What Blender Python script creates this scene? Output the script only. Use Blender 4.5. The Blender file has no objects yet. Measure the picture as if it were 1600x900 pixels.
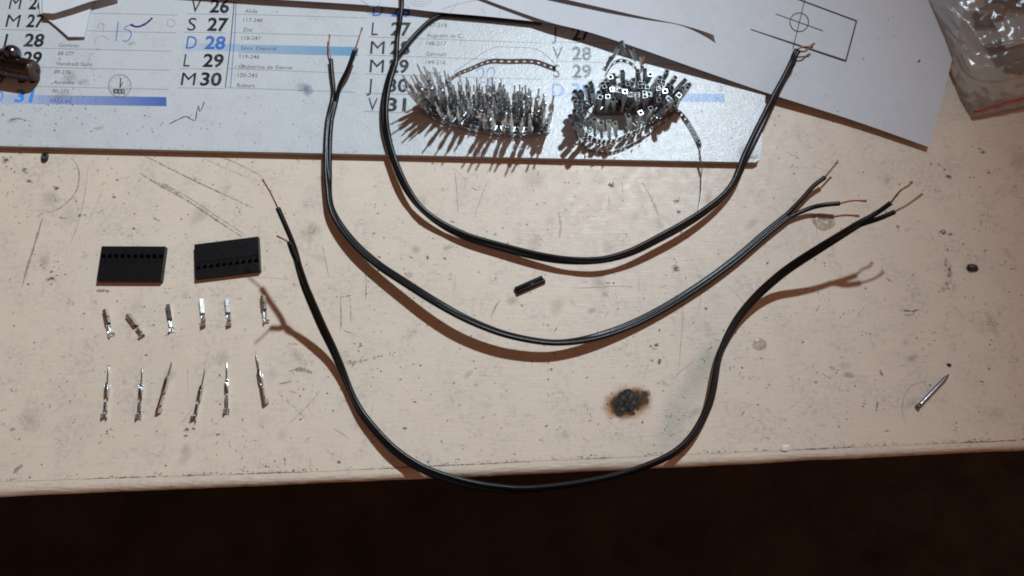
import bpy, bmesh, math, random
from mathutils import Vector, Matrix, noise
R = math.radians
rnd = random.Random(7)
scene = bpy.context.scene
COL = scene.collection
S = 0.01                      # one millimetre in scene units (1 unit = 100 mm)
scene.unit_settings.system = 'METRIC'
scene.unit_settings.scale_length = 0.1
scene.render.engine = 'CYCLES'
scene.render.resolution_x, scene.render.resolution_y = 1024, 576

# ------------------------------------------------------------------ camera
H = 304.0                     # camera height over the bench, mm
FPX = 1256.0
TILT = R(16)
cam_d = bpy.data.cameras.new('camera')
cam = bpy.data.objects.new('camera', cam_d); COL.objects.link(cam)
cam.location = (0, 0, H*S)
cam.rotation_euler = (TILT, 0, 0)
cam_d.sensor_width = 36
cam_d.lens = FPX/1600*36
cam_d.clip_start = 0.01; cam_d.clip_end = 500
scene.camera = cam

# ------------------------------------------------------------------ light
w = bpy.data.worlds.new('World'); scene.world = w; w.use_nodes = True
bg = w.node_tree.nodes['Background']
def build_world():
    # a dim room: warm light from a far lamp on the right, dark ceiling straight above
    nt = w.node_tree; n = nt.nodes; L = nt.links
    tc = n.new('ShaderNodeTexCoord'); nz = n.new('ShaderNodeTexNoise'); nz.inputs['Scale'].default_value = 2.2; nz.inputs['Detail'].default_value = 2
    L.new(tc.outputs['Generated'], nz.inputs['Vector'])
    def lobe(d, a, b, v):
        dt = n.new('ShaderNodeVectorMath'); dt.operation = 'DOT_PRODUCT'; dt.inputs[1].default_value = Vector(d).normalized()
        L.new(tc.outputs['Generated'], dt.inputs[0])
        m = n.new('ShaderNodeMapRange'); m.interpolation_type = 'SMOOTHSTEP'
        for i, x in zip((1, 2, 3, 4), (a, b, 0, v)): m.inputs[i].default_value = x
        L.new(dt.outputs['Value'], m.inputs[0]); return m.outputs[0]
    def mth(op, a, b):
        m = n.new('ShaderNodeMath'); m.operation = op
        for i, x in enumerate((a, b)):
            if isinstance(x, (int, float)): m.inputs[i].default_value = x
            else: L.new(x, m.inputs[i])
        return m.outputs[0]
    tot = mth('ADD', mth('ADD', lobe((.95, -.15, .35), .35, .95, 1.5), lobe((-.8, -.5, .45), .55, .95, .55)), mth('ADD', lobe((0, 1, .25), .6, .95, .5), .075))
    nr = n.new('ShaderNodeMapRange'); nr.inputs[1].default_value = .38; nr.inputs[2].default_value = .62; nr.inputs[3].default_value = .35; nr.inputs[4].default_value = 1.65
    L.new(nz.outputs['Fac'], nr.inputs[0])
    L.new(mth('MULTIPLY', mth('MULTIPLY', tot, nr.outputs[0]), WORLD), bg.inputs[1])
    bg.inputs[0].default_value = (1.0, 0.50, 0.33, 1)
WORLD = 0.27
build_world()
LAMP = Vector((198, 528, 700))
AIM = Vector((-330, -20, 0))
ld = bpy.data.lights.new('desk_lamp', 'SPOT')
ld.energy = 3000; ld.color = (0.83, 0.97, 1.09)
ld.shadow_soft_size = 14*S
ld.spot_size = R(77); ld.spot_blend = 1.0
lo = bpy.data.objects.new('desk_lamp', ld); COL.objects.link(lo)
lo.location = LAMP*S
lo.rotation_euler = (AIM-LAMP).to_track_quat('-Z', 'Y').to_euler()

scene.view_settings.view_transform = 'Standard'
scene.view_settings.look = 'None'
scene.view_settings.exposure = 0
scene.view_settings.gamma = 1
scene.cycles.filter_width = 1.9

# ------------------------------------------------------------------ helpers
_fw = Vector((0, math.sin(TILT), -math.cos(TILT)))
_up = Vector((0, math.cos(TILT), math.sin(TILT)))
def U(px, py, z=0.0):
    """point of the bench plane raised by z (mm) that the photograph shows at px,py"""
    d = Vector(((px-800)/FPX, 0, 0)) + _up*((450-py)/FPX) + _fw
    return Vector((0, 0, H)) + d*((z-H)/d.z)

class MB:
    """collects faces (mm) with material slots and corner colours; builds one mesh object"""
    def __init__(s): s.v = []; s.f = []; s.m = []; s.c = []
    def add(s, vs, fs, m=0, c=None):
        b = len(s.v); s.v += [Vector(p) for p in vs]
        for f in fs:
            s.f.append([b+i for i in f]); s.m.append(m)
            if c is None: s.c.append([(1, 1, 1, 1)]*len(f))
            elif isinstance(c, tuple): s.c.append([c]*len(f))
            else: s.c.append([c[i] for i in f])
    def box(s, lo, hi, m=0, mat=None):
        x0, y0, z0 = lo; x1, y1, z1 = hi
        vs = [(x0,y0,z0),(x1,y0,z0),(x1,y1,z0),(x0,y1,z0),(x0,y0,z1),(x1,y0,z1),(x1,y1,z1),(x0,y1,z1)]
        if mat is not None: vs = [mat @ Vector(v) for v in vs]
        s.add(vs, [(0,3,2,1),(4,5,6,7),(0,1,5,4),(1,2,6,5),(2,3,7,6),(3,0,4,7)], m)
    def prism(s, ring0, ring1, m=0, cap=True):
        n = len(ring0)
        fs = [(i, (i+1) % n, n+(i+1) % n, n+i) for i in range(n)]
        if cap: fs += [tuple(reversed(range(n))), tuple(range(n, 2*n))]
        s.add(list(ring0)+list(ring1), fs, m)
    def tube(s, pts, rad, n=10, m=0, caps=True):
        pts = [Vector(p) for p in pts]; k = len(pts)
        if not hasattr(rad, '__len__'): rad = [rad]*k
        rings = []; ref = None
        for i, p in enumerate(pts):
            t = (pts[min(i+1, k-1)]-pts[max(i-1, 0)]).normalized()
            if ref is None:
                ref = t.orthogonal().normalized()
            ref = (ref - t*ref.dot(t)).normalized()
            bi = t.cross(ref)
            rings.append([p+(ref*math.cos(2*math.pi*j/n)+bi*math.sin(2*math.pi*j/n))*rad[i] for j in range(n)])
        vs = [q for r_ in rings for q in r_]
        fs = [(i*n+j, i*n+(j+1) % n, (i+1)*n+(j+1) % n, (i+1)*n+j) for i in range(k-1) for j in range(n)]
        if caps: fs += [tuple(reversed(range(n))), tuple((k-1)*n+j for j in range(n))]
        s.add(vs, fs, m)
    def build(s, name, mats, parent=None, smooth=False, loc=None, col=False, bevel=0, link=True):
        me = bpy.data.meshes.new(name)
        o0 = Vector(loc) if loc is not None else Vector((0, 0, 0))
        me.from_pydata([tuple((p-o0)*S) for p in s.v], [], s.f)
        if not isinstance(mats, (list, tuple)): mats = [mats]
        for m in mats: me.materials.append(m)
        me.polygons.foreach_set('material_index', s.m)
        if smooth: me.polygons.foreach_set('use_smooth', [True]*len(s.f))
        if col:
            a = me.color_attributes.new('ink', 'FLOAT_COLOR', 'CORNER')
            fl = [x for face in s.c for cc in face for x in cc]
            a.data.foreach_set('color', fl)
        me.update()
        ob = bpy.data.objects.new(name, me)
        if link: COL.objects.link(ob)
        ob.location = o0*S
        if parent is not None:
            ob.parent = parent
            ob.location = (o0*S) - parent.location if loc is not None else -parent.location
        if bevel:
            b = ob.modifiers.new('bevel', 'BEVEL'); b.width = bevel*S; b.segments = 2; b.limit_method = 'ANGLE'
        return ob

def tag(o, label=None, cat=None, group=None, kind=None):
    if label: o['label'] = label
    if cat: o['category'] = cat
    if group: o['group'] = group
    if kind: o['kind'] = kind
    return o
def empty(name, p, label, cat, group=None):
    o = bpy.data.objects.new(name, None); COL.objects.link(o)
    o.empty_display_size = 0.02
    o.location = Vector(p)*S
    return tag(o, label, cat, group)
def copy_tree(o, parent=None):
    c = o.copy(); COL.objects.link(c)
    if parent is not None: c.parent = parent
    for ch in list(o.children): copy_tree(ch, c)
    return c
def spline(pts, step=1.0):
    """Catmull-Rom through tuples of any length; xyz first"""
    P = [list(p) for p in pts]; n = len(P); out = []
    for i in range(n-1):
        a, b, c, d = P[max(i-1, 0)], P[i], P[i+1], P[min(i+2, n-1)]
        L = math.dist(b[:3], c[:3]); k = max(1, int(round(L/step)))
        for j in range(k):
            t = j/k
            out.append([0.5*(2*b[q]+(c[q]-a[q])*t+(2*a[q]-5*b[q]+4*c[q]-d[q])*t*t+(3*b[q]-a[q]-3*c[q]+d[q])*t**3) for q in range(len(b))])
    out.append(P[-1])
    return out
def lin(c):
    return tuple(((x/255)/12.92 if x/255 <= .04045 else ((x/255+.055)/1.055)**2.4) for x in c)

# ------------------------------------------------------------------ materials
class NT:
    def __init__(s, name):
        s.mat = bpy.data.materials.new(name); s.mat.use_nodes = True
        s.t = s.mat.node_tree; s.n = s.t.nodes; s.b = s.n['Principled BSDF']
        s.out = s.n['Material Output']
    def new(s, typ, **kw):
        nd = s.n.new(typ)
        for k, v in kw.items(): setattr(nd, k, v)
        return nd
    def link(s, a, b): s.t.links.new(a, b)
    def mm(s):
        tc = s.new('ShaderNodeTexCoord'); mp = s.new('ShaderNodeMapping')
        mp.inputs['Scale'].default_value = (1/S,)*3
        s.link(tc.outputs['Object'], mp.inputs[0]); return mp.outputs[0]
    def scaled(s, vec, sc, rot=0.0):
        mp = s.new('ShaderNodeMapping'); mp.inputs['Scale'].default_value = sc
        mp.inputs['Rotation'].default_value = (0, 0, rot)
        s.link(vec, mp.inputs[0]); return mp.outputs[0]
    def noise(s, vec, scale, detail=4, rough=.55, dist=0.0):
        nd = s.new('ShaderNodeTexNoise'); nd.inputs['Scale'].default_value = scale
        nd.inputs['Detail'].default_value = detail; nd.inputs['Roughness'].default_value = rough
        nd.inputs['Distortion'].default_value = dist
        s.link(vec, nd.inputs['Vector']); return nd.outputs['Fac']
    def ramp(s, fac, a, b, lo=0.0, hi=1.0):
        nd = s.new('ShaderNodeMapRange'); nd.inputs[1].default_value = a; nd.inputs[2].default_value = b
        nd.inputs[3].default_value = lo; nd.inputs[4].default_value = hi
        s.link(fac, nd.inputs[0]); return nd.outputs[0]
    def math(s, op, a, b):
        nd = s.new('ShaderNodeMath', operation=op)
        for i, x in enumerate((a, b)):
            if isinstance(x, (int, float)): nd.inputs[i].default_value = x
            else: s.link(x, nd.inputs[i])
        return nd.outputs[0]
    def mix(s, fac, a, b):
        nd = s.new('ShaderNodeMix', data_type='RGBA')
        for sock, x in ((nd.inputs[0], fac), (nd.inputs[6], a), (nd.inputs[7], b)):
            if isinstance(x, (int, float)): sock.default_value = x
            elif isinstance(x, tuple): sock.default_value = (*x[:3], 1)
            else: s.link(x, sock)
        return nd.outputs[2]
    def bump(s, h, strength, dist_mm):
        nd = s.new('ShaderNodeBump'); nd.inputs['Strength'].default_value = strength
        nd.inputs['Distance'].default_value = dist_mm*S
        s.link(h, nd.inputs['Height']); s.link(nd.outputs[0], s.b.inputs['Normal']); return nd
    def set(s, **kw):
        for k, v in kw.items():
            i = s.b.inputs[k.replace('_', ' ')]
            if isinstance(v, tuple): i.default_value = (*v[:3], 1)
            elif isinstance(v, (int, float)): i.default_value = v
            else: s.link(v, i)
        return s

def simple(name, col, rough=.5, metal=0.0, var=.12, vscale=.6, bump=.0, bscale=1.0, spec=.5):
    n = NT(name); v = n.mm(); f = n.noise(v, vscale, 3)
    n.set(Base_Color=n.mix(n.ramp(f, .35, .65), tuple(c*(1-var) for c in col), tuple(min(1, c*(1+var)) for c in col)),
          Roughness=n.ramp(n.noise(v, vscale*2.3, 3), .3, .7, rough*.8, min(1, rough*1.2)), Metallic=metal)
    n.b.inputs['Specular IOR Level'].default_value = spec
    if bump: n.bump(n.noise(v, bscale, 3), bump, .15)
    return n.mat

def bench_mat():
    n = NT('bench_paint'); v = n.mm()
    broad = n.noise(v, .018, 4, .6)
    c = n.mix(n.ramp(broad, .35, .65), (.685, .575, .458), (.725, .61, .488))
    streak = n.noise(n.scaled(v, (.05, .9, 1), R(-3)), 1.0, 4, .6)
    c = n.mix(n.ramp(streak, .5, .78, 0, .22), c, (.52, .46, .39))
    # rubbed-in grey dirt
    d1 = n.noise(v, .075, 7, .68, .6); d2 = n.noise(v, .55, 5, .65)
    dirt = n.math('MULTIPLY', n.ramp(d1, .44, .70), n.ramp(d2, .42, .66))
    c = n.mix(n.math('MULTIPLY', dirt, .68), c, (.33, .30, .275))
    # fine pepper, thicker in places
    p1 = n.ramp(n.noise(v, 1.7, 2, .5), .685, .74)
    p2 = n.ramp(n.noise(v, .05, 3, .6), .42, .62)
    c = n.mix(n.math('MULTIPLY', n.math('MULTIPLY', p1, p2), .75), c, (.20, .17, .15))
    # light rubs where the paint is polished
    rub = n.noise(n.scaled(v, (.35, .06, 1), R(20)), 1.0, 5, .6)
    c = n.mix(n.ramp(rub, .60, .80, 0, .35), c, (.76, .66, .54))
    n.set(Base_Color=c, Roughness=n.ramp(n.noise(v, .22, 5, .6), .3, .7, .36, .56))
    n.b.inputs['Specular IOR Level'].default_value = .38
    h = n.math('ADD', n.math('MULTIPLY', n.noise(n.scaled(v, (.15, .9, 1), R(-3)), 1.0, 4), .8), n.math('MULTIPLY', n.noise(v, 1.6, 3), .35))
    n.bump(h, .30, .35)
    return n.mat

def print_mat(name, rough, spec, bump, alpha=False, texture=.0, tint=(1, 1, 1)):
    """paper or decal whose ink comes from the corner colours; alpha of the ink fades marks"""
    n = NT(name); v = n.mm()
    at = n.new('ShaderNodeVertexColor'); at.layer_name = 'ink'
    col = at.outputs['Color']
    if texture:
        f = n.noise(v, .10, 6, .65); g = n.noise(v, .9, 4, .6)
        k = n.math('MULTIPLY', n.ramp(f, .46, .70), n.ramp(g, .38, .70))
        col = n.mix(n.math('MULTIPLY', k, texture), col, (.30, .29, .29))
        sp = n.math('MULTIPLY', n.ramp(n.noise(v, 1.3, 2), .70, .76), n.ramp(n.noise(v, .06, 3), .45, .6))
        col = n.mix(n.math('MULTIPLY', sp, .7), col, (.10, .10, .11))
    n.set(Base_Color=col, Roughness=n.ramp(n.noise(v, .3, 4), .3, .7, rough*.85, rough*1.15))
    n.b.inputs['Specular IOR Level'].default_value = spec
    if bump:
        h = n.math('ADD', n.noise(v, 1.0, 4, .65), n.math('MULTIPLY', n.noise(v, .16, 2), .9))
        n.bump(h, bump, .3)
    if alpha:
        tr = n.new('ShaderNodeBsdfTransparent'); mx = n.new('ShaderNodeMixShader')
        f = n.ramp(n.noise(v, 2.2, 4, .65), .30, .62, .15, 1.15)
        a = n.math('MULTIPLY', at.outputs['Alpha'], f)
        nd = n.new('ShaderNodeMath', operation='MINIMUM'); n.link(a, nd.inputs[0]); nd.inputs[1].default_value = 1
        n.link(nd.outputs[0], mx.inputs[0]); n.link(tr.outputs[0], mx.inputs[1]); n.link(n.b.outputs[0], mx.inputs[2])
        n.link(mx.outputs[0], n.out.inputs['Surface'])
    return n.mat

def film_mat():
    n = NT('clear_film'); v = n.mm()
    tr = n.new('ShaderNodeBsdfTransparent'); tr.inputs[0].default_value = (.95, .94, .92, 1)
    gl = n.new('ShaderNodeBsdfGlossy'); gl.inputs['Roughness'].default_value = .19
    df = n.new('ShaderNodeBsdfDiffuse'); df.inputs[0].default_value = (.75, .75, .75, 1)
    lw = n.new('ShaderNodeLayerWeight'); lw.inputs[0].default_value = .28
    bp = n.new('ShaderNodeBump'); bp.inputs['Strength'].default_value = .3; bp.inputs['Distance'].default_value = .4*S
    n.link(n.noise(v, .35, 4, .6, .5), bp.inputs['Height'])
    for nd in (gl, lw, df): n.link(bp.outputs[0], nd.inputs['Normal'])
    m0 = n.new('ShaderNodeMixShader'); m0.inputs[0].default_value = .17
    n.link(tr.outputs[0], m0.inputs[1]); n.link(df.outputs[0], m0.inputs[2])
    mx = n.new('ShaderNodeMixShader')
    n.link(n.ramp(lw.outputs['Fresnel'], 0, 1, .03, .8), mx.inputs[0]); n.link(m0.outputs[0], mx.inputs[1]); n.link(gl.outputs[0], mx.inputs[2])
    n.link(mx.outputs[0], n.out.inputs['Surface'])
    return n.mat

def glue_mat():
    n = NT('dried_glue'); v = n.mm()
    tr = n.new('ShaderNodeBsdfTransparent'); tr.inputs[0].default_value = (.93, .90, .86, 1)
    df = n.new('ShaderNodeBsdfDiffuse'); df.inputs[0].default_value = (.34, .31, .28, 1)
    gl = n.new('ShaderNodeBsdfGlossy'); gl.inputs['Roughness'].default_value = .30
    lw = n.new('ShaderNodeLayerWeight'); lw.inputs[0].default_value = .22
    m0 = n.new('ShaderNodeMixShader'); n.link(n.ramp(n.noise(v, .6, 3), .4, .65, .08, .40), m0.inputs[0])
    n.link(tr.outputs[0], m0.inputs[1]); n.link(df.outputs[0], m0.inputs[2])
    mx = n.new('ShaderNodeMixShader'); n.link(n.ramp(lw.outputs['Fresnel'], 0, 1, .015, .4), mx.inputs[0])
    n.link(m0.outputs[0], mx.inputs[1]); n.link(gl.outputs[0], mx.inputs[2]); n.link(mx.outputs[0], n.out.inputs['Surface'])
    return n.mat

M = dict(
    bench=bench_mat(),
    mark=print_mat('bench_marks', .6, .3, 0, alpha=True),
    card=print_mat('glossy_card', .28, .56, .52, texture=.40),
    paper=print_mat('drawing_paper', .6, .3, .12, texture=.20),
    map=print_mat('map_paper', .55, .35, .12, texture=.15),
    edge=simple('card_core', (.34, .30, .27), .8),
    plastic=simple('black_plastic', (.0075, .0075, .008), .40, spec=.27),
    sleeve=simple('black_vinyl', (.0050, .0050, .0055), .34, spec=.29, bump=.03, bscale=.4),
    copper=simple('copper_wire', (.34, .165, .10), .42, 1.0),
    tin=simple('tinned_brass', (.66, .68, .69), .20, 1.0, var=.18, vscale=.9, bump=.25, bscale=1.1),
    tin2=simple('tinned_strip', (.50, .53, .56), .30, 1.0, var=.2, vscale=.7),
    strip_dark=simple('tarnished_strip', (.27, .27, .26), .45, 1.0, var=.2, vscale=.7),
    tin3=simple('dull_tin', (.56, .58, .58), .32, 1.0, var=.25, vscale=.8),
    tin4=simple('satin_tin', (.80, .81, .81), .36, 1.0, var=.12, vscale=.8),
    steel=simple('dull_steel', (.24, .235, .26), .30, 1.0, var=.2),
    bolt=simple('oily_steel', (.13, .115, .10), .27, 1.0, var=.3, vscale=.3),
    dark_bolt=simple('blued_steel', (.13, .14, .16), .22, 1.0, var=.3, vscale=.3),
    tip_dark=simple('darkened_tip_steel', (.06, .04, .03), .6, .3, var=.4, vscale=.5),  # dark tone painted on the lamp-facing bolt end to keep it dim
    film=film_mat(),
    red=simple('red_plastic', (.45, .025, .03), .4),
    glue=glue_mat(),
    crumb=simple('dark_crumb', (.03, .027, .03), .55, bump=.4, bscale=1.2),
    rubber=simple('black_rubber', (.018, .018, .018), .5),
    chip=simple('white_flake', (.75, .72, .70), .5),
    brown=simple('brown_plastic', (.17, .105, .055), .35, var=.35, vscale=.15),
    label=simple('grey_card', (.55, .54, .52), .6),
    floor=simple('dark_floor', (.017, .0098, .0036), .7, var=.5, vscale=.012),
)

# ------------------------------------------------------------------ bench top
CRACK = [(-700, 783), (0, 753), (500, 737), (1000, 713.5), (1600, 688), (2300, 655)]
NOSE = [(-700, 806), (0, 776), (500, 755), (1000, 733), (1600, 703), (2300, 670)]
mb = MB()
cr = [U(*p) for p in CRACK]
sil = [U(*p, -1.9) for p in NOSE]
far = [Vector((p.x*1.0, 520, 0)) for p in cr]
cr[0].x = far[0].x = -420; cr[-1].x = far[-1].x = 420
sil[0].x = -420; sil[-1].x = 420
NSEG = 400
def lerp_line(line, x):
    for a, b in zip(line, line[1:]):
        if a.x <= x <= b.x:
            t = (x-a.x)/(b.x-a.x); return a.lerp(b, t)
    return line[-1] if x > line[-1].x else line[0]
rows = []
for i in range(NSEG+1):
    x = -420+840*i/NSEG
    c = lerp_line(cr, x); s_ = lerp_line(sil, x)
    wob = .25*noise.noise(Vector((x*.06, 0, 0)))+.12*noise.noise(Vector((x*.35, 5, 0)))
    cy = c.y+wob
    sy = s_.y+.35*noise.noise(Vector((x*.05, 9, 0)))+.15*noise.noise(Vector((x*.3, 3, 0)))
    w_ = cy-sy
    ring = [(x, 520, 0), (x, 250, 0), (x, cy+.12, 0), (x, cy, -.22), (x, cy-.15, -.05)]
    for k in range(1, 9):
        a = k/8*math.pi/2
        dz = .12*noise.noise(Vector((x*.2, k*.7, 2)))
        ring.append((x, cy-.3-(w_-.3)*(k/8)**.85, -.08-1.9*(k/8)**3+dz*(1 if 1 < k < 8 else 0)))
    ring += [(x, sy+.35, -3.0), (x, sy+1.6, -4.6), (x, sy+9, -7), (x, sy+9, -34), (x, 520, -34)]
    rows.append(ring)
nr = len(rows[0])
mb.add([p for r_ in rows for p in r_], [(i*nr+j, i*nr+j+1, (i+1)*nr+j+1, (i+1)*nr+j) for i in range(NSEG) for j in range(nr-1)], 0)

class Marks:
    """paint marks lying on a surface, joined to that surface's mesh"""
    def __init__(s, mb, z, m): s.mb = mb; s.z = z; s.m = m; s.k = 0
    def zz(s): s.k += 1; return s.z + .0003*(s.k % 160)
    def P(s, px, py, z): return U(px, py, z)
    def chip(s, px, py, r, col, a=1.0, ratio=1.0, ang=0.0, n=None, soft=False):
        """irregular flake or (soft) smudge, radius in photo pixels"""
        z = s.zz(); c = U(px, py, z); n = n or rnd.randint(6, 9)
        if soft: n = 16
        k = .262
        ring = []
        for i in range(n):
            t = 2*math.pi*i/n
            q = r*k*rnd.uniform(.6, 1.25) if not soft else r*k*rnd.uniform(.8, 1.15)
            x, y = q*math.cos(t), q*math.sin(t)*ratio
            ring.append(c+Vector((x*math.cos(ang)-y*math.sin(ang), x*math.sin(ang)+y*math.cos(ang), 0)))
        al = 0.0 if soft else a
        if soft:
            mid = [c.lerp(p, .5) for p in ring]
            s.mb.add([c]+mid+ring, [(0, 1+i, 1+(i+1) % n) for i in range(n)]+[(1+i, 1+n+i, 1+n+(i+1) % n, 1+(i+1) % n) for i in range(n)], s.m,
                     [(*col, a)]+[(*col, a*.6)]*n+[(*col, 0)]*n)
        else:
            s.mb.add(ring, [tuple(range(n))], s.m, (*col, a))
    def line(s, pts, wpx, col, a=.8, jitter=.25, gaps=0.0, taper=True):
        z = s.zz(); W = [U(x, y, z) for x, y in pts]
        P = [Vector(p) for p in spline(W, .7)]; k = len(P)
        vs = []; cs = []
        for i, p in enumerate(P):
            t = (P[min(i+1, k-1)]-P[max(i-1, 0)]).normalized(); nrm = Vector((-t.y, t.x, 0))
            ww = wpx*.131*rnd.uniform(1-jitter*1.6, 1+jitter*1.6)
            if taper: ww *= min(1, .35+2.5*min(i, k-1-i)/k)
            off = nrm*rnd.gauss(0, jitter*.12)
            vs += [p+nrm*ww+off, p-nrm*ww+off]
            aa = a*rnd.uniform(.55, 1.0)
            if gaps and noise.noise(p*.35) < -0.5+gaps: aa = 0
            cs += [(*col, aa)]*2
        s.mb.add(vs, [(2*i, 2*i+1, 2*i+3, 2*i+2) for i in range(k-1)], s.m, cs)

mk = Marks(mb, .025, 1)
DK = (.055, .045, .04); GR = (.20, .175, .155); BR = (.13, .075, .04)
def edge_y(px):  # crack line in the photo
    for a, b in zip(CRACK, CRACK[1:]):
        if a[0] <= px <= b[0]: return a[1]+(b[1]-a[1])*(px-a[0])/(b[0]-a[0])
def on_bench(x, y):
    if y > edge_y(x)-4: return False
    if x < 1190 and y < 236+x*.019: return False
    if x >= 1190 and y < 150+(x-1190)*.35 and x < 1460: return False
    return True
# loose pepper in clusters over the whole top
clusters = [(rnd.uniform(-40, 1640), rnd.uniform(230, 760), rnd.uniform(15, 90), rnd.randint(4, 20)) for _ in range(190)]
clusters += [(30, 275, 45, 60), (80, 415, 18, 30), (230, 500, 30, 34), (250, 530, 35, 24), (235, 670, 60, 34), (150, 290, 70, 26), (570, 560, 40, 30), (700, 390, 70, 24),
             (1030, 480, 60, 25), (1180, 590, 18, 22), (1480, 280, 40, 22), (1210, 190, 22, 40), (1240, 235, 40, 20), (1560, 200, 30, 26), (1000, 640, 60, 30), (1420, 480, 70, 26), (1540, 450, 60, 26)]
for cx, cy, sp, cnt in clusters:
    for _ in range(cnt):
        x, y = rnd.gauss(cx, sp), rnd.gauss(cy, sp*.7)
        if not on_bench(x, y): continue
        r = .5+1.1*rnd.random()**3
        mk.chip(x, y, r*1.1, DK if rnd.random() < .6 else GR, rnd.uniform(.45, .95), rnd.uniform(.4, 1), rnd.uniform(0, 3.1))
for _ in range(230):     # little dents and scuffs
    x, y = rnd.uniform(0, 1600), rnd.uniform(240, 745)
    if not on_bench(x, y): continue
    a = rnd.choice([-.1, .05, .6, -.7, 1.2])+rnd.gauss(0, .25); L = rnd.uniform(3, 14)
    mk.line([(x, y), (x+L*.5*math.cos(a), y-L*.5*math.sin(a)+rnd.uniform(-1, 1)), (x+L*math.cos(a), y-L*math.sin(a))], rnd.uniform(.5, 1.5), rnd.choice([GR, GR, DK]), rnd.uniform(.3, .8), .45)
for _ in range(60):     # soft smudges
    x, y = rnd.uniform(0, 1600), rnd.uniform(250, 740)
    if on_bench(x, y): mk.chip(x, y, rnd.uniform(5, 26), (.36, .32, .29), rnd.uniform(.12, .35), rnd.uniform(.3, .9), rnd.uniform(0, 3), soft=True)
for x, y, r, q in [(650, 390, 9, 1), (800, 470, 12, .7), (640, 430, 7, 1), (1425, 560, 12, .5), (925, 485, 10, .6), (700, 387, 10, .5), (945, 460, 8, .8)]:
    mk.chip(x, y, r, (.28, .25, .24), .4, q, .3, soft=True)
for _ in range(260):    # crisp little flakes of dirt
    x, y = rnd.uniform(0, 1600), rnd.uniform(240, 745)
    if not on_bench(x, y): continue
    c_ = rnd.choice([DK, DK, (.10, .08, .07), GR]); a = rnd.uniform(0, 3.1)
    for _ in range(rnd.randint(1, 4)): mk.chip(x+rnd.gauss(0, 2.5), y+rnd.gauss(0, 1.8), rnd.uniform(.6, 1.7), c_, rnd.uniform(.6, 1), rnd.uniform(.35, 1), a)
for _ in range(34):     # fine long scratches
    x, y = rnd.uniform(0, 1600), rnd.uniform(250, 730); a = rnd.choice([1.45, 1.55, -.5, .1, .9])+rnd.gauss(0, .2); L = rnd.uniform(18, 70)
    P_ = [(x+L*t*math.cos(a)+rnd.gauss(0, .8), y-L*t*math.sin(a)+rnd.gauss(0, .8)) for t in (0, .35, .7, 1)]
    if all(on_bench(*q) for q in P_): mk.line(P_, rnd.uniform(.6, 1.1), (.30, .265, .24), rnd.uniform(.3, .65), .3)
# named scratches
mk.line([(111, 246), (122, 262), (123, 285), (117, 302), (104, 317), (90, 327), (72, 333)], 1.7, GR, .85, .3)
mk.line([(67, 338), (60, 362), (50, 395), (42, 420), (35, 446)], 3.2, (.21, .18, .17), .75, .3)
mk.line([(137, 262), (135, 285), (130, 318), (123, 345), (113, 373), (104, 390)], 1.0, GR, .6, .3)
mk.line([(215, 238), (265, 263), (320, 290), (370, 313), (396, 325)], 1.7, (.15, .125, .11), .8, .4)
mk.line([(218, 270), (250, 290), (290, 312), (340, 345), (378, 370)], 2.4, (.16, .135, .12), .75, .5)
mk.line([(262, 290), (300, 312), (345, 342), (385, 368)], 1.3, GR, .7, .4)
mk.line([(245, 285), (262, 292), (283, 306)], 4.5, (.2, .18, .17), .5, .5)
mk.line([(330, 240), (370, 255), (410, 276)], 1.6, GR, .6, .5)
mk.line([(310, 243), (350, 262), (405, 285)], 1.2, GR, .45, .5)
mk.line([(532, 463), (533, 500), (532, 518)], 1.3, DK, .8, .3)
mk.line([(546, 464), (548, 485), (548, 505)], 1.1, DK, .7, .4)
mk.line([(531, 465), (550, 461)], 1.2, DK, .6, .3)
mk.line([(504, 384), (509, 410), (514, 434)], 1.1, GR, .9, .3)
mk.line([(571, 420), (572, 448), (571, 470)], 1.3, GR, .8, .3)
mk.line([(710, 268), (713, 290), (716, 335)], 1.0, GR, .8, .3)
mk.line([(952, 305), (952, 320)], 1.0, DK, .7, .2)
mk.line([(972, 282), (973, 305)], 1.0, DK, .6, .2)
mk.line([(893, 450), (930, 449), (965, 447), (996, 449)], 1.0, GR, .7, .3)
mk.line([(1067, 470), (1066, 510), (1060, 580)], 1.1, (.3, .27, .24), .55, .3)
mk.line([(1004, 285), (1015, 305), (1022, 320), (1030, 340)], 3.2, (.36, .33, .31), .4, .5)
mk.line([(872, 330), (876, 350), (874, 372)], 3, (.3, .28, .27), .4, .5)
mk.line([(768, 493), (774, 480), (781, 469)], 2.0, GR, .6, .4)
mk.line([(150, 455), (162, 454), (172, 456)], 4.2, (.19, .17, .16), .8, .5)
mk.line([(450, 537), (465, 538)], 2.2, GR, .8, .5)
mk.line([(452, 580), (470, 577), (488, 583)], 4.5, (.24, .215, .2), .7, .6)
mk.line([(435, 600), (455, 596)], 3, GR, .6, .5)
mk.line([(543, 568), (570, 563), (600, 555)], 4, (.26, .23, .21), .6, .7)
mk.line([(448, 665), (470, 645), (500, 612)], 1.2, GR, .5, .4)
mk.line([(520, 668), (547, 686)], 1.1, GR, .6, .4)
mk.line([(1407, 485), (1424, 486), (1438, 484)], 2.0, DK, .85, .5)
mk.line([(1412, 492), (1428, 492)], 1.5, GR, .7, .4)
for _ in range(26): mk.chip(1480+rnd.gauss(0, 4), rnd.uniform(405, 452), rnd.uniform(1.5, 4.5), (.27, .235, .21), rnd.uniform(.2, .5), 1.5, 0, soft=True)
mk.line([(1372, 627), (1369, 643)], 3, GR, .85, .5)
mk.line([(1340, 495), (1350, 480)], 1.4, GR, .6, .4)
mk.line([(1275, 487), (1281, 477)], 2.4, GR, .7, .4)
mk.line([(1375, 578), (1379, 588)], 4.5, GR, .8, .5)
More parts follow.
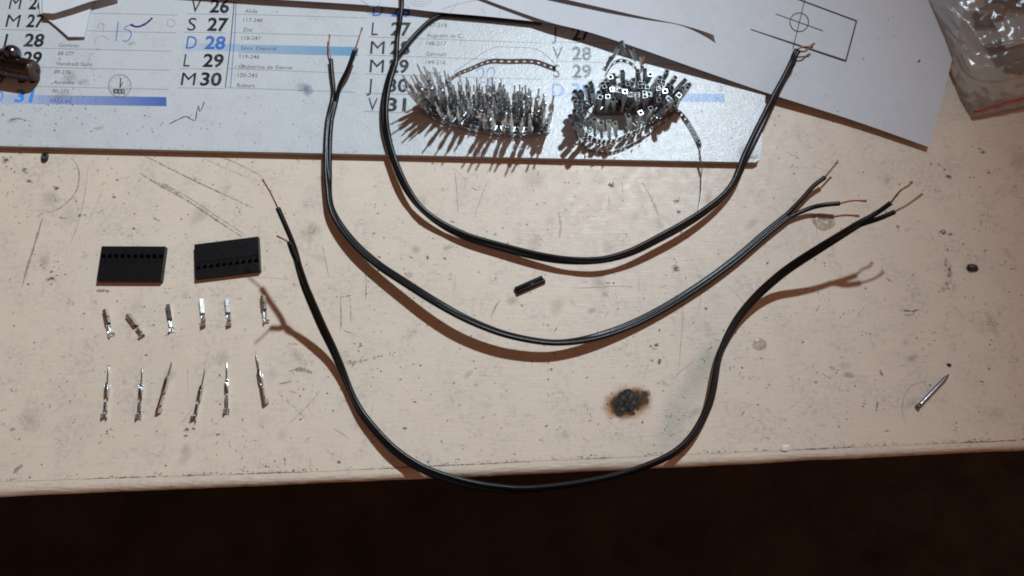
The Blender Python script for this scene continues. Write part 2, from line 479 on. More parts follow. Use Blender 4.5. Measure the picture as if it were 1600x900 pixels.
mk.line([(1452, 596), (1428, 601), (1414, 617), (1410, 640), (1415, 662)], .9, (.28, .25, .27), .75, .2)
mk.line([(1412, 625), (1408, 645)], .8, (.3, .27, .28), .6, .2)
mk.line([(485, 715), (484, 730)], 1.2, DK, .5, .2)
mk.line([(444, 715), (446, 727)], 4, GR, .7, .6)
mk.line([(20, 740), (30, 730), (36, 727)], 5.5, (.25, .22, .2), .75, .4)
mk.line([(15, 672), (24, 670)], 6, (.3, .27, .25), .6, .4)
# dark wood showing in the bench's own chips
for x, y, r, q in [(1058, 314, 5, .55), (1061, 331, 3.4, 1), (1056, 419, 6, .9), (956, 290, 5, .8), (668, 403, 3, 1), (642, 402, 3, .4), (695, 404, 3, .6),
                   (831, 565, 2, 1), (857, 593, 1.8, 1), (1021, 545, 2, .8), (1017, 541, 2, 1), (1019, 563, 2.3, .8), (1031, 567, 2.4, 1), (1275, 597, 2, 1), (1349, 635, 1.6, 1),
                   (1103, 482, 3, .8), (648, 628, 3, .6), (632, 669, 3.5, .5), (529, 722, 3, .8), (470, 655, 2, .8), (1536, 238, 4.5, .7), (1530, 232, 2, 1), (1545, 270, 3, .8),
                   (1482, 276, 5, .9), (1476, 265, 2.2, 1), (1467, 257, 2, 1), (1403, 355, 3.5, .6), (1475, 364, 5, .5), (1485, 366, 5, .4), (1470, 362, 4, .5), (88, 294, 4, 1), (124, 337, 3, .8), (209, 357, 3, .8), (178, 308, 3.5, .7),
                   (183, 281, 2.5, .8), (45, 283, 4, .7), (38, 265, 5, .7), (10, 250, 7, .6), (82, 435, 5, .7), (80, 425, 3, .6), (75, 437, 3, .6), (1453, 602, 2, .7), (292, 671, 3.5, .8), (302, 670, 3, .7), (290, 681, 4, .4), (340, 679, 3, .6), (240, 508, 2, 1), (228, 555, 2, 1), (1360, 522, 1.5, 1)]:
    mk.chip(x, y, r*.62, DK, .85, q, rnd.uniform(-.5, .5), n=9)
    for _ in range(4): mk.chip(x+rnd.gauss(0, r*.7), y+rnd.gauss(0, r*.5), r*rnd.uniform(.15, .42), DK, .8, q, rnd.uniform(-.5, .5))
    mk.chip(x, y, r*1.3, (.27, .23, .20), .5, q, 0, soft=True)
mk.chip(1326, 586, 12, (.42, .31, .18), .65, .5, -.1, soft=True)
mk.chip(1300, 575, 7, (.3, .24, .19), .5, .5, -.6, soft=True)
# green paint specks and the pale blue wipe
for x, y, r, a in [(1026, 539, 3.6, .95), (1031, 563, 3.2, .7), (1030, 566, 2, .9), (1200, 640, 2, .3)]:
    mk.chip(x, y, r, (.035, .19, .10), a, .85)
for x, y, r in [(1085, 600, 26), (1060, 640, 30), (1045, 680, 26), (1110, 555, 22), (1095, 575, 24), (440, 680, 10)]:
    mk.chip(x, y, r, (.50, .55, .50), .33, 1.3, -.5, soft=True)
mk.k = 160*(mk.k//160+1)   # keep the layers of the burn in order
# burn: brown halo, char, ash flecks
for x, y, r, c, a, q in [(984, 629, 37, (.52, .33, .15), .6, .8), (980, 630, 31, (.40, .18, .05), 1.1, .85), (966, 632, 24, (.38, .16, .04), 1.2, .95), (999, 622, 24, (.36, .16, .05), 1.0, .8), (972, 636, 21, (.23, .10, .03), .8, .9), (992, 622, 21, (.19, .09, .04), .8, .8),
                         (974, 631, 19, (.014, .012, .011), 2.2, 1), (986, 627, 20, (.018, .015, .013), 2.0, .8), (979, 622, 13, (.012, .011, .010), 2.4, 1), (1000, 625, 14, (.05, .035, .025), 1.0, .7), (1009, 615, 9, (.05, .035, .03), .9, .6), (968, 640, 11, (.016, .014, .014), 1.3, .9), (981, 618, 9, (.02, .018, .016), 1.2, 1.1)]:
    mk.chip(x, y, r, c, a, q, rnd.uniform(-.3, .3), soft=True)
for _ in range(120):
    a = rnd.uniform(0, 6.28); r = abs(rnd.gauss(0, 17))
    mk.chip(983+r*math.cos(a), 629+r*.75*math.sin(a), rnd.uniform(.7, 2.6), rnd.choice([(.012, .012, .012), (.03, .022, .018), (.10, .095, .095), (.16, .08, .03)]), rnd.uniform(.4, .95), rnd.uniform(.5, 1), rnd.uniform(0, 3))
mk.k = 0
# charred crust standing slightly proud of the burnt paint
g_ = 34; c_ = U(980, 627, 0); vs_ = []; ok_ = []
for i in range(g_+1):
    for j in range(g_+1):
        x, y = -6.5+13*i/g_, -5.5+11*j/g_
        e = 1-math.hypot(x/4.6, y/3.8)+.55*noise.noise(Vector((x*.45, y*.45, 3)))
        z = .045+max(0, min(.55, e*.7))*(.6+.9*abs(noise.noise(Vector((x*1.3, y*1.3, 8)))))
        vs_.append(c_+Vector((x, y, z))); ok_.append(e > .12)
fs_ = []; cs_ = []
for i in range(g_):
    for j in range(g_):
        q = (i*(g_+1)+j, (i+1)*(g_+1)+j, (i+1)*(g_+1)+j+1, i*(g_+1)+j+1)
        if all(ok_[k] for k in q): fs_.append(q)
for p in vs_:
    t_ = noise.noise(Vector((p.x*.9, p.y*.9, 1)))
    cs_.append((*( (.012, .011, .011) if t_ < .15 else (.045, .036, .030) if t_ < .4 else (.10, .095, .09)), 1.6))
mb.add(vs_, fs_, 1, cs_)
# dirt gathered along the cracked edge bead
for _ in range(420):
    x = rnd.uniform(-30, 1640); y = edge_y(x)-abs(rnd.gauss(0, 2.5))-1.2
    if noise.noise(Vector((x*.02, 3, 0))) < -.1: continue
    mk.chip(x, y, rnd.uniform(.6, 2.4), rnd.choice([GR, (.3, .25, .2), (.17, .12, .09)]), rnd.uniform(.3, .9), rnd.uniform(.25, .6), rnd.gauss(.03, .15))
for a, b in [(130, 330), (360, 480), (560, 830), (900, 960), (1240, 1330), (1480, 1600)]:
    mk.line([(a+(b-a)*t/6, edge_y(a+(b-a)*t/6)-.6) for t in range(7)], 1.3, (.16, .11, .08), .9, .5, gaps=.25)
top = mb.build('tabletop', [M['bench'], M['mark']], col=True)
tag(top, kind='structure')

# dark floor far below
fb = MB(); fb.add([(-3000, -3000, -740), (3000, -3000, -740), (3000, 3000, -740), (-3000, 3000, -740)], [(0, 1, 2, 3)])
tag(fb.build('floor', M['floor']), kind='structure')

# ------------------------------------------------------------------ calendar
ZC = 3.0
cal = MB()
WHITE = (.575, .602, .605)
def tri_board(mb, corners, z0, z1, col, m_top=0, m_side=1):
    n = len(corners)
    t = [Vector((*c.xy, z1)) for c in corners]; b = [Vector((*c.xy, z0)) for c in corners]
    mb.add(t, [tuple(range(n))], m_top, (*col, 1))
    mb.add(t+b, [(i, n+i, n+(i+1) % n, (i+1) % n) for i in range(n)], m_side, (*col, 1))
    mb.add(b, [tuple(reversed(range(n)))], m_side, (*col, 1))
edge_pts = [(-160, 224.5), (0, 228), (300, 235), (600, 241.5), (900, 248), (1150, 253), (1180, 253.5), (1187, 250)]
cc = [U(x, y, ZC) for x, y in edge_pts]+[U(1189, 240, ZC), U(1199, 110, ZC), U(1214, -60, ZC), U(-160, -60, ZC)]
tri_board(cal, cc, .15, ZC, WHITE)
INK = (.020, .020, .024); LINE = (.20, .21, .23); SM = (.13, .135, .15)
BLUE = (.05, .16, .50); LBLUE = (.22, .42, .66)
class Print:
    def __init__(s, mb, z, m=0, slope=.023): s.mb = mb; s.z = z; s.k = 0; s.slope = slope; s.m = m
    def zz(s): s.k += 1; return s.z+.006+.0005*(s.k % 60)
    def poly(s, pts, col, cols=None):
        z = s.zz(); P = [U(x, y, z) for x, y in pts]
        a = sum(P[i].x*P[(i+1) % len(P)].y-P[(i+1) % len(P)].x*P[i].y for i in range(len(P)))
        idx = tuple(range(len(P))) if a > 0 else tuple(reversed(range(len(P))))
        s.mb.add(P, [idx], s.m, cols if cols else (*col, 1))
    def line(s, pts, wpx, col, smooth=True, jit=0.0):
        z = s.zz(); W = [U(x, y, z) for x, y in pts]
        P = [Vector(p) for p in spline(W, 1.0)] if smooth else W
        k = len(P); vs = []
        for i, p in enumerate(P):
            t = (P[min(i+1, k-1)]-P[max(i-1, 0)]).normalized(); nrm = Vector((-t.y, t.x, 0))
            ww = wpx*.133*(1+rnd.uniform(-jit, jit))
            vs += [p+nrm*ww, p-nrm*ww]
        s.mb.add(vs, [(2*i+2, 2*i, 2*i+1, 2*i+3) for i in range(k-1)], s.m, (*col, 1))
    def rule(s, x0, y0, x1, y1=None, wpx=.8, col=LINE):
        if y1 is None: y1 = y0+s.slope*(x1-x0)
        s.line([(x0, y0), (x1, y1)], wpx, col, False)
    def circle(s, x, y, r, wpx, col, n=40, arc=(0, 1), q=1.0):
        s.line([(x+r*math.cos(2*math.pi*(arc[0]+(arc[1]-arc[0])*i/n)), y+q*r*math.sin(2*math.pi*(arc[0]+(arc[1]-arc[0])*i/n))) for i in range(n+1)], wpx, col, False)
    def text(s, body, x0, yb, x1, cap, col, bold=0.0, slope=None, lean=0.0):
        cu = bpy.data.curves.new('t', 'FONT'); cu.body = body; cu.offset = bold; cu.resolution_u = 3
        ob = bpy.data.objects.new('t', cu)
        me = bpy.data.meshes.new_from_object(ob)
        if len(me.vertices):
            xs = [v.co.x for v in me.vertices]
            cu.body = 'H'; mh = bpy.data.meshes.new_from_object(ob); ch = max(v.co.y for v in mh.vertices)
            bpy.data.meshes.remove(mh)
            z = s.zz(); sl = s.slope if slope is None else slope
            O = U(x0, yb, z); X = U(x1, yb+sl*(x1-x0), z)-O
            w0 = max(xs)-min(xs); ux = X/w0; un = X.normalized()
            Y = Vector((-un.y, un.x, 0))
            hc = (U(x0, yb-cap, z)-O).length/ch
            m0 = min(xs)
            vs = [O+ux*(v.co.x-m0)+Y*v.co.y*hc+un*(v.co.y*hc*lean) for v in me.vertices]
            s.mb.add(vs, [tuple(p.vertices) for p in me.polygons], s.m, (*col, 1))
        bpy.data.meshes.remove(me); bpy.data.objects.remove(ob); bpy.data.curves.remove(cu)
pr = Print(cal, ZC)
B = .028
# column of the left (March)
for lt, nm, x0, x1, n0, n1, yb, c in [('M', '26', 13, 31, 44, 69, 14, INK), ('M', '27', 8, 29, 40, 67, 42, INK), ('J', '28', 0, 9, 36, 67, 72, INK), ('V', '29', -6, 7, 34, 63, 100, INK), ('S', '30', -8, 4, 28, 58, 129, INK)]:
    pr.text(lt, x0, yb, x1, 19, c, 0); pr.text(nm, n0, yb, n1, 19.5, c, B)
# Sunday bars: printed tint fading to the left
def bar(x0, y0, x1, y1, c0, c1, n=8, sl=.0):
    for i in range(n):
        a = i/n; b = (i+1)/n
        f = lambda t: tuple(p+(q-p)*t for p, q in zip(c0, c1))
        xa, xb = x0+(x1-x0)*a, x0+(x1-x0)*b
        P = [(xa, y0+sl*(xa-x0)), (xb, y0+sl*(xb-x0)), (xb, y1+sl*(xb-x0)), (xa, y1+sl*(xa-x0))]
        z = pr.z+.004
        pr.mb.add([U(x, y, z) for x, y in P], [(3, 2, 1, 0)], 0, [(*f(a), 1), (*f(b), 1), (*f(b), 1), (*f(a), 1)])
bar(-20, 147, 60, 161.5, (.50, .54, .66), (.40, .46, .66), 4, .016)
bar(60, 148.4, 260, 162.8, (.36, .43, .62), (.075, .15, .43), 10, .016)
pr.text('D', -12, 160, 3, 19, (.10, .33, .75), 0); pr.text('31', 22, 159, 50, 19, (.06, .30, .78), B)
for x0, y0, x1 in [(141, 20.5, 277), (133, 48, 275), (48, 75, 268), (60, 105, 266), (57, 135, 264), (0, 46, 65)]: pr.rule(x0, y0, x1)
for t, x0, yb, x1, c in [('Gontran', 91, 73, 123, SM), ('88-277', 90, 86, 115, SM), ('Vendredi Saint', 87, 102, 144, SM), ('89-276', 84, 115, 110, SM), ('Am\u00e9d\u00e9e', 83, 131, 116, SM), ('90-275', 81, 145, 107, SM), ('P\u00c2QUES', 78, 160.5, 111, (.10, .12, .28))]:
    pr.text(t, x0, yb, x1, 5.6, c, .004)
# handwriting: 15, tick, ring, squiggle
PEN = (.05, .16, .48); PEN2 = (.025, .02, .17)
pr.line([(185, 34), (183, 48), (181, 64)], 1.6, PEN)
pr.line([(206, 38), (196, 42), (194, 46), (201, 47), (205, 52), (203, 60), (197, 65), (192, 63)], 1.7, PEN)
pr.line([(204, 38), (211, 41.5), (219, 41), (229, 36), (238, 28)], 3.6, PEN2, jit=.2)
pr.circle(267, 36, 6, .6, SM)
pr.line([(265, 193.5), (278, 187), (290, 182), (298, 186), (305, 188), (307, 178), (310, 165), (312, 174), (316, 168), (319, 159)], 1.6, (.09, .09, .11), jit=.3)
for p in [[(156, 45), (153, 40), (158, 36), (165, 40)], [(148, 70), (150, 60), (160, 56), (170, 62)], [(150, 76), (158, 78)], [(160, 36), (162, 50)], [(138, 100), (140, 88), (147, 82)], [(139, 100), (145, 110), (152, 107)]]:
    pr.line(p, 1.0, (.33, .34, .37), jit=.4)
# clock mark
pr.circle(187, 134, 17.5, .9, (.06, .06, .07))
for i in range(12):
    a = i*math.pi/6
    pr.line([(187+13*math.cos(a), 134+13*math.sin(a)), (187+15*math.cos(a), 134+15*math.sin(a))], .8, INK, False)
pr.line([(187.5, 137), (188.5, 122)], 1.8, INK, False); pr.line([(187.5, 137), (192, 128)], 1.2, INK, False)
pr.poly([(177, 139), (195, 139.5), (195, 146.5), (177, 146)], (.05, .05, .06))
for a in (180, 186, 191): pr.poly([(a, 141), (a+2.5, 141), (a+2.5, 144.5), (a, 144.5)], (.5, .5, .52))
# second column (April)
for lt, nm, x0, x1, n0, n1, yb, c in [('V', '26', 297, 312, 327, 357, 19, INK), ('S', '27', 292, 305, 323, 355, 47.5, INK), ('D', '28', 290, 306, 319, 351, 76, BLUE), ('L', '29', 286, 296, 316, 348, 104, INK), ('M', '30', 282, 304, 312, 345, 133, INK)]:
    pr.text(lt, x0, yb, x1, 19.5, c, 0); pr.text(nm, n0, yb, n1, 20, c, B)
bar(285, 67, 372, 79, (.50, .55, .62), (.34, .47, .63), 4, .02)
bar(372, 69, 559, 83, (.36, .47, .58), (.15, .33, .50), 8, .0245)
for x0, y0, x1, y1 in [(291, 21.5, 355, 23), (287, 50, 352, 51.5), (282, 107, 345, 108.5), (277, 137, 352, 138.5), (365, 22, 572, 28), (363, 51, 560, 56.5), (357, 107, 556, 115), (353, 137, 556, 144)]: pr.rule(x0, y0, x1, y1)
pr.line([(366, 2), (360, 70), (352, 137)], 1.5, (.05, .05, .07), False); pr.line([(369, 2), (367, 50), (364, 90), (360, 137)], 1.2, (.07, .14, .42), False)
for t, x0, yb, x1 in [('Alida', 382, 20, 402), ('117-248', 380, 34, 410), ('Zita', 379, 49, 394), ('118-247', 377, 62, 407), ('Souv. D\u00e9port\u00e9', 376, 77.5, 432), ('119-246', 374, 91, 405), ('Catherine de Sienne', 373, 106.5, 456), ('120-245', 371, 120, 402), ('Robert', 370, 136, 398)]:
    pr.text(t, x0, yb, x1, 5.8, SM, .004)
# third column (May)
bar(576, 20, 785, 26, (.50, .53, .66), (.46, .50, .66), 4, .02)
for lt, nm, x0, x1, n0, n1, yb, c in [('D', '26', 582, 598, 611, 641, 25, BLUE), ('L', '27', 580, 590, 610, 641, 55, INK), ('M', '28', 578, 600, 609, 640, 84, INK), ('M', '29', 577, 599, 607, 638, 113, INK), ('J', '30', 573, 580, 605, 637, 143, INK), ('V', '31', 574, 589, 604, 634, 173, INK)]:
    pr.text(lt, x0, yb, x1, 20, c, 0); pr.text(nm, n0, yb, n1, 20.5, c, B)
for x0, y0, x1, y1 in [(575, 57.5, 846, 67), (573, 86, 846, 95.5), (571, 115.5, 846, 124), (569, 145.5, 846, 154), (568, 174, 700, 178.5)]: pr.rule(x0, y0, x1, y1)
for t, x0, yb, x1 in [('147-218', 667, 42, 698), ('Augustin de C.', 667, 58, 723), ('148-217', 666, 70.5, 697), ('Germain', 665, 87, 697), ('149-216', 665, 100, 696), ('Aymar', 665, 116, 689)]:
    pr.text(t, x0, yb, x1, 6.2, SM, .004)
for dx in (0, 17):
    pr.line([(744+dx, 113), (747+dx, 107), (753+dx, 106), (756+dx, 112), (753+dx, 120), (745+dx, 129), (752+dx, 128), (758+dx, 129)], 1.5, PEN)
# fourth column (June)
for lt, nm, x0, x1, n0, n1, yb, c in [('J', '27', 863, 869, 894, 922, 62, INK), ('V', '28', 863, 879, 894, 924, 93, INK), ('S', '29', 864, 875, 894, 924, 121, INK), ('D', '30', 863, 881, 893, 924, 150.5, (.12, .28, .60))]:
    pr.text(lt, x0, yb, x1, 20, c, 0); pr.text(nm, n0, yb, n1, 20.5, c, B)
bar(862, 143, 1000, 152, (.52, .56, .63), (.36, .46, .62), 5, .02)
bar(1000, 145, 1132, 158, (.30, .43, .62), (.13, .28, .56), 5, .013)
for x0, y0, x1, y1 in [(862, 65, 1000, 70), (862, 95, 1100, 103), (862, 123, 1090, 131)]: pr.rule(x0, y0, x1, y1)
pr.circle(1124, 138, 4.5, .8, SM, arc=(-.25, .25)); pr.circle(1122, 138, 5.2, .7, SM, arc=(-.2, .2))
# dust and dents on the card
mkc = Marks(cal, ZC+.03, 2)
for cx, cy, sx, sy, cnt in [(100, 180, 60, 18, 60), (120, 130, 30, 22, 50), (75, 168, 25, 5, 22), (300, 190, 120, 25, 40), (330, 205, 100, 12, 30), (430, 100, 70, 50, 24), (600, 200, 60, 20, 18), (375, 115, 6, 12, 20), (1130, 200, 40, 25, 18), (30, 205, 40, 12, 24), (1170, 244, 25, 3, 20), (500, 200, 200, 20, 40)]:
    for _ in range(cnt):
        x, y = rnd.gauss(cx, sx), rnd.gauss(cy, sy)
        if y > 224+x*.019 or y < 0 or x > 1185 or x < -100: continue
        mkc.chip(x, y, .5+1.3*rnd.random()**2, (.08, .08, .09), rnd.uniform(.4, .95), rnd.uniform(.3, 1), rnd.uniform(0, 3))
for x, y, r, q, a in [(110, 120, 16, .9, .35), (130, 128, 12, .7, .3), (205, 68, 9, .5, .4), (480, 137, 13, 1.1, .0), (95, 150, 20, .4, .3), (20, 188, 15, .4, .3), (155, 200, 12, .4, .35), (1175, 246, 14, .4, .5), (1165, 235, 20, .6, .35)]:
    if a: mkc.chip(x, y, r, (.26, .25, .25), a, q, .2, soft=True)
mkc.chip(480, 141, 11, (.12, .13, .28), .6, 1.2, .2, soft=True); mkc.chip(472, 135, 16, (.25, .27, .42), .35, .6, 0, soft=True)
for _ in range(200):
    x = rnd.uniform(-20, 1185); mkc.chip(x, 226.5+x*.0213-abs(rnd.gauss(0, .9)), rnd.uniform(.5, 1.6), (.23, .19, .16), rnd.uniform(.3, .8), .4, 0)
mkc.line([(1, 181), (8, 179)], 3, (.2, .2, .2), .7, .5); mkc.line([(14, 189), (28, 185), (41, 189)], 2.2, (.1, .1, .1), .8, .5)
calo = cal.build('calendar', [M['card'], M['edge'], M['mark']], col=True)
tag(calo, 'glossy white wall calendar card with printed day columns, lying on the cream bench', 'calendar')

# ------------------------------------------------------------------ papers
def sheet(low, vec, zend, mat, name, label, cat, nu=60, nv=26, draw=None, col=(.585, .61, .64), end_vec=None, lift=None):
    """a sheet whose near edge runs through low [(px,py,z)] and which reaches back along vec (mm)"""
    mb = MB(); base = spline([tuple(U(x, y, z)) for x, y, z in low], 2.0)
    L = [0]
    for a, b in zip(base, base[1:]): L.append(L[-1]+math.dist(a, b))
    def at(t):
        d = t*L[-1]
        for i in range(len(L)-1):
            if L[i+1] >= d:
                f = (d-L[i])/max(1e-9, L[i+1]-L[i]); return Vector(base[i]).lerp(Vector(base[i+1]), f)
        return Vector(base[-1])
    P = []
    for i in range(nu+1):
        p0 = at(i/nu); v = vec if end_vec is None else vec.lerp(end_vec, i/nu)
        for j in range(nv+1):
            t = j/nv; p = p0+v*t
            k = (1-min(1, t*3.2))**2
            z = p0.z*k+zend*(1-k)+.07*noise.noise(Vector((p.x*.03, p.y*.03, zend)))*(min(1, t*4))
            if lift: z += lift(i/nu, t)
            P.append(Vector((p.x, p.y, z)))
    fs = [(i*(nv+1)+j, (i+1)*(nv+1)+j, (i+1)*(nv+1)+j+1, i*(nv+1)+j+1) for i in range(nu) for j in range(nv)]
    n0 = (P[fs[0][1]]-P[fs[0][0]]).cross(P[fs[0][3]]-P[fs[0][0]])
    if n0.z < 0: fs = [tuple(reversed(f)) for f in fs]
    mb.add(P, fs, 0, (*col, 1))
    th = -.12
    mb.add([p+Vector((0, 0, th)) for p in P], [tuple(reversed(f)) for f in fs], 0, (*col, 1))
    rim = [i*(nv+1) for i in range(nu+1)]+[nu*(nv+1)+j for j in range(1, nv+1)]+[i*(nv+1)+nv for i in range(nu-1, -1, -1)]+[j for j in range(nv-1, 0, -1)]
    n = len(rim)
    mb.add([P[r_] for r_ in rim]+[P[r_]+Vector((0, 0, th)) for r_ in rim], [(i, (i+1) % n, n+(i+1) % n, n+i) for i in range(n)], 0, (*col, 1))
    if draw: draw(mb)
    o = mb.build(name, [mat], col=True, smooth=True)
    tag(o, label, cat); return o

# drawing sheet with the plan of a rectangle and circle
ZB = 4.6
def drawB(mb):
    p = Print(mb, ZB+.13, slope=.35)
    K = (.010, .010, .012)
    def ln(pts, w): p.line(pts, w, K, False)
    ln([(1118, 28), (1322, 94.5)], 2.1); ln([(1322, 94.5), (1338.5, 32.5)], 2.0); ln([(1338.5, 32.5), (1240, -4)], 2.3)
    ln([(1239, 76), (1258, -2)], 1.1); ln([(1212, 21.5), (1286, 48)], 1.1)
    p.circle(1249, 34.5, 14.5, 1.2, K)
    m2 = Marks(mb, ZB+.15, 0)
    for x, y, r in [(1436, 95, 2.2), (1350, 91, 1), (1309, 174, 1.2), (1244, 115, .8), (1290, 148, 1), (1372, 60, .8), (1388, 30, 1), (1294, 150, .7), (1396, 27, .8), (1398, 57, .7), (1132, 96, 1), (930, 50, 1)]:
        m2.chip(x, y, r, (.03, .03, .03), 1, .8, .4)
dirB = (U(1481, 107, ZB)-U(1452, 229, ZB)).normalized()
sheet([(1452, 230, 2.3), (1330, 187, 3.0), (1195, 144, 4.3), (1085, 106, 6.4), (1000, 76, 8.2), (920, 50, 8.2), (860, 35, 7.8), (790, 11, 7.5), (740, -8, 7.5)],
      dirB*170, ZB, M['paper'], 'drawing_sheet', 'white paper sheet with a drawn rectangle and crossed circle, corner hanging past the calendar', 'paper',
      draw=drawB, lift=lambda u, t: 0.0)
dirA = (U(1104, -8, 6)-U(1122, 57, 6)).normalized()
sheet([(1122, 57, 8.2), (1095, 47.5, 6.9), (1060, 37.5, 6.2), (1010, 27.5, 7.4), (950, 14, 8.4), (880, -2, 8.6), (820, -16, 8.6)],
      dirA*120, 5.4, M['paper'], 'blank_sheet', 'blank white paper sheet lying on the drawing, its pointed corner lifted', 'paper', nu=40, nv=20)
def drawC(mb):
    p = Print(mb, 6.1)
    G = (.42, .50, .36); BL = (.24, .42, .60)
    for r in (11, 16, 21): p.circle(655, -6, r, .6, G, arc=(0, .5), q=.75)
    p.line([(718, -4), (712, 8), (704, 19)], .8, BL); p.line([(745, 0), (720, 5), (690, 14)], .6, (.4, .45, .5))
    p.line([(560, -3), (576, 8), (580, 10), (592, 8), (596, -2)], .8, BL); p.line([(632, 6), (640, 12)], .5, BL)
    p.line([(780, 6), (781, 24)], .6, (.4, .42, .46)); p.line([(752, 13), (758, 22)], .6, (.4, .42, .46))
sheet([(900, 42, 6.0), (850, 35, 6.0), (760, 25.5, 6.0), (690, 19.5, 6.0), (636, 13.5, 6.0), (560, 7, 6.0), (400, -3, 6.0), (250, -13, 6.0)],
      Vector((6, 100, 0)), 6.0, M['map'], 'map_sheet', 'white map sheet with faint blue and green contour lines under the top wires', 'map', nu=60, nv=20, draw=drawC, col=(.60, .615, .635))
# scraps in the far left corner
def flat_scrap(pts, name, label, cat, col=(.62, .635, .65), th=.15):
    mb = MB(); P = [U(*p) for p in pts]; n = len(P)
    a = sum(P[i].x*P[(i+1) % n].y-P[(i+1) % n].x*P[i].y for i in range(n))
    if a < 0: P.reverse()
    c = sum(P, Vector())/n
    mb.add(P+[c], [(i, (i+1) % n, n) for i in range(n)], 0, (*col, 1))
    D = [p-Vector((0, 0, th)) for p in P+[c]]
    mb.add(D, [((i+1) % n, i, n) for i in range(n)], 0, (*col, 1))
    mb.add(P+D[:n], [(i, n+i, n+(i+1) % n, (i+1) % n) for i in range(n)], 0, (*col, 1))
    return tag(mb.build(name, [M['paper']], col=True), label, cat)
flat_scrap([(62, 20, 4.4), (88, 41, 4.5), (107, 57.5, 4.7), (132, 57.5, 4.5), (137, 35, 4.1), (143, 9, 3.8), (150, -12, 3.6), (60, -12, 3.9)], 'paper_scrap', 'torn white paper scrap with a square corner above the handwritten 15', 'paper scrap')
flat_scrap([(66, 20, 7.2), (84, 21, 7.4), (110, 13, 7.4), (142, 2, 7.2), (185, -8, 6.8), (185, -40, 6.0), (66, -40, 6.0)], 'paper_scrap', 'upper white paper scrap shading the torn scrap beneath it, top left', 'paper scrap')

# ------------------------------------------------------------------ twin cables
def cable(label, start_legs, body, end_legs, start_cu, end_cu, rad=.93):
    """body [(px,py,z,roll deg)]; legs are two lists of (px,py,z) running from the free end to the body / from the body to the free end"""
    C = [(*U(x, y, z), roll) for x, y, z, roll in body]
    sm = spline(C, 5.0); k = len(sm)
    side_paths = ([], [])
    for i, q in enumerate(sm):
        p = Vector(q[:3]); t = (Vector(sm[min(i+1, k-1)][:3])-Vector(sm[max(i-1, 0)][:3])).normalized()
        hs = t.cross(Vector((0, 0, 1))).normalized(); up = hs.cross(t).normalized()
        s_ = hs*math.cos(R(q[3]))+up*math.sin(R(q[3]))
        side_paths[0].append(p+s_*rad*.90); side_paths[1].append(p-s_*rad*.90)
    root = empty('twin_cable', U(*body[len(body)//2][:2], 0), label, 'cable', 'short black twin cables with stripped ends')
    ins = MB(); ends = []
    for w_ in (0, 1):
        p0 = [U(*p) for p in start_legs[w_]]+side_paths[w_][:4]; p1 = side_paths[w_][-4:]+[U(*p) for p in end_legs[w_]]
        s0 = [Vector(p) for p in spline([tuple(p) for p in p0], .9)]; s1_ = [Vector(p) for p in spline([tuple(p) for p in p1], .9)]
        ins.tube(s0, [rad*min(1, .75+.25*(len(s0)-i)/10) for i in range(len(s0))], 14); ins.tube(s1_, [rad*min(1, .75+.25*i/10) for i in range(len(s1_))], 14)
        ends.append((s0[0], s1_[-1]))
    # the joined part: one smooth figure-eight section
    a = [Vector(p) for p in spline([tuple(p) for p in side_paths[0]], .9)]
    n = len(a); c_ = [Vector(p[:3]) for p in sm]
    fine = spline([tuple(p)+tuple(q) for p, q in zip(side_paths[0], side_paths[1])], .9)
    D_ = rad*.90; prof = []
    for j in range(21):
        x = -(D_+rad)*math.cos(math.pi*j/20); ax_ = abs(x)
        h_ = math.sqrt(max(0, rad*rad-(ax_-D_)**2)) if ax_ > D_ else rad*(1-.26*(.5+.5*math.cos(math.pi*ax_/D_)))
        prof.append((x, h_))
    sec = prof+[(x, -h_) for x, h_ in reversed(prof[1:-1])]
    vs = []
    for i, q in enumerate(fine):
        A_, B_ = Vector(q[:3]), Vector(q[3:]); mid = (A_+B_)/2
        t = (Vector(fine[min(i+1, len(fine)-1)][:3])-Vector(fine[max(i-1, 0)][:3])).normalized()
        sx = (A_-B_).normalized(); sz = t.cross(sx).normalized()
        e_ = min(1, .97+.03*min(i, len(fine)-1-i))
        vs += [mid+sx*x*e_+sz*h_*e_ for x, h_ in sec]
    m_ = len(sec)
    fs = [(i*m_+j, (i+1)*m_+j, (i+1)*m_+(j+1) % m_, i*m_+(j+1) % m_) for i in range(len(fine)-1) for j in range(m_)]
    fs += [tuple(range(m_)), tuple(reversed(range((len(fine)-1)*m_, len(fine)*m_)))]
    ins.add(vs, fs)
    ins.build('insulation', M['sleeve'], root, smooth=True)
    for w_ in (0, 1):
        for cu, e, thick in ((start_cu[w_], ends[w_][0], 1.0), (end_cu[w_], ends[w_][1], 1.45)):
            if not cu: continue
            m = MB(); pts = [e]+[U(*p) for p in cu]
            sp = [Vector(p[:3]) for p in spline([tuple(p) for p in pts], .5)]
            for q in range(5):    # twisted bundle of fine strands
                ph = q*2*math.pi/5
                out = []
                for i, p in enumerate(sp):
                    t = (sp[min(i+1, len(sp)-1)]-sp[max(i-1, 0)]).normalized(); o1 = t.orthogonal().normalized(); o2 = t.cross(o1)
                    fray = thick*(1+2.2*max(0, i/len(sp)-.65))*(1+.25*noise.noise(Vector((i*.2, q*3.1, len(sp)))))
                    an = ph+i*.55; r_ = .17*fray
                    out.append(p+(o1*math.cos(an)+o2*math.sin(an))*r_)
                m.tube(out, .13*(.6+.4*thick), 5)
            m.build('copper_strand', M['copper'], root, smooth=True)
    return root
zc = ZC+1.0
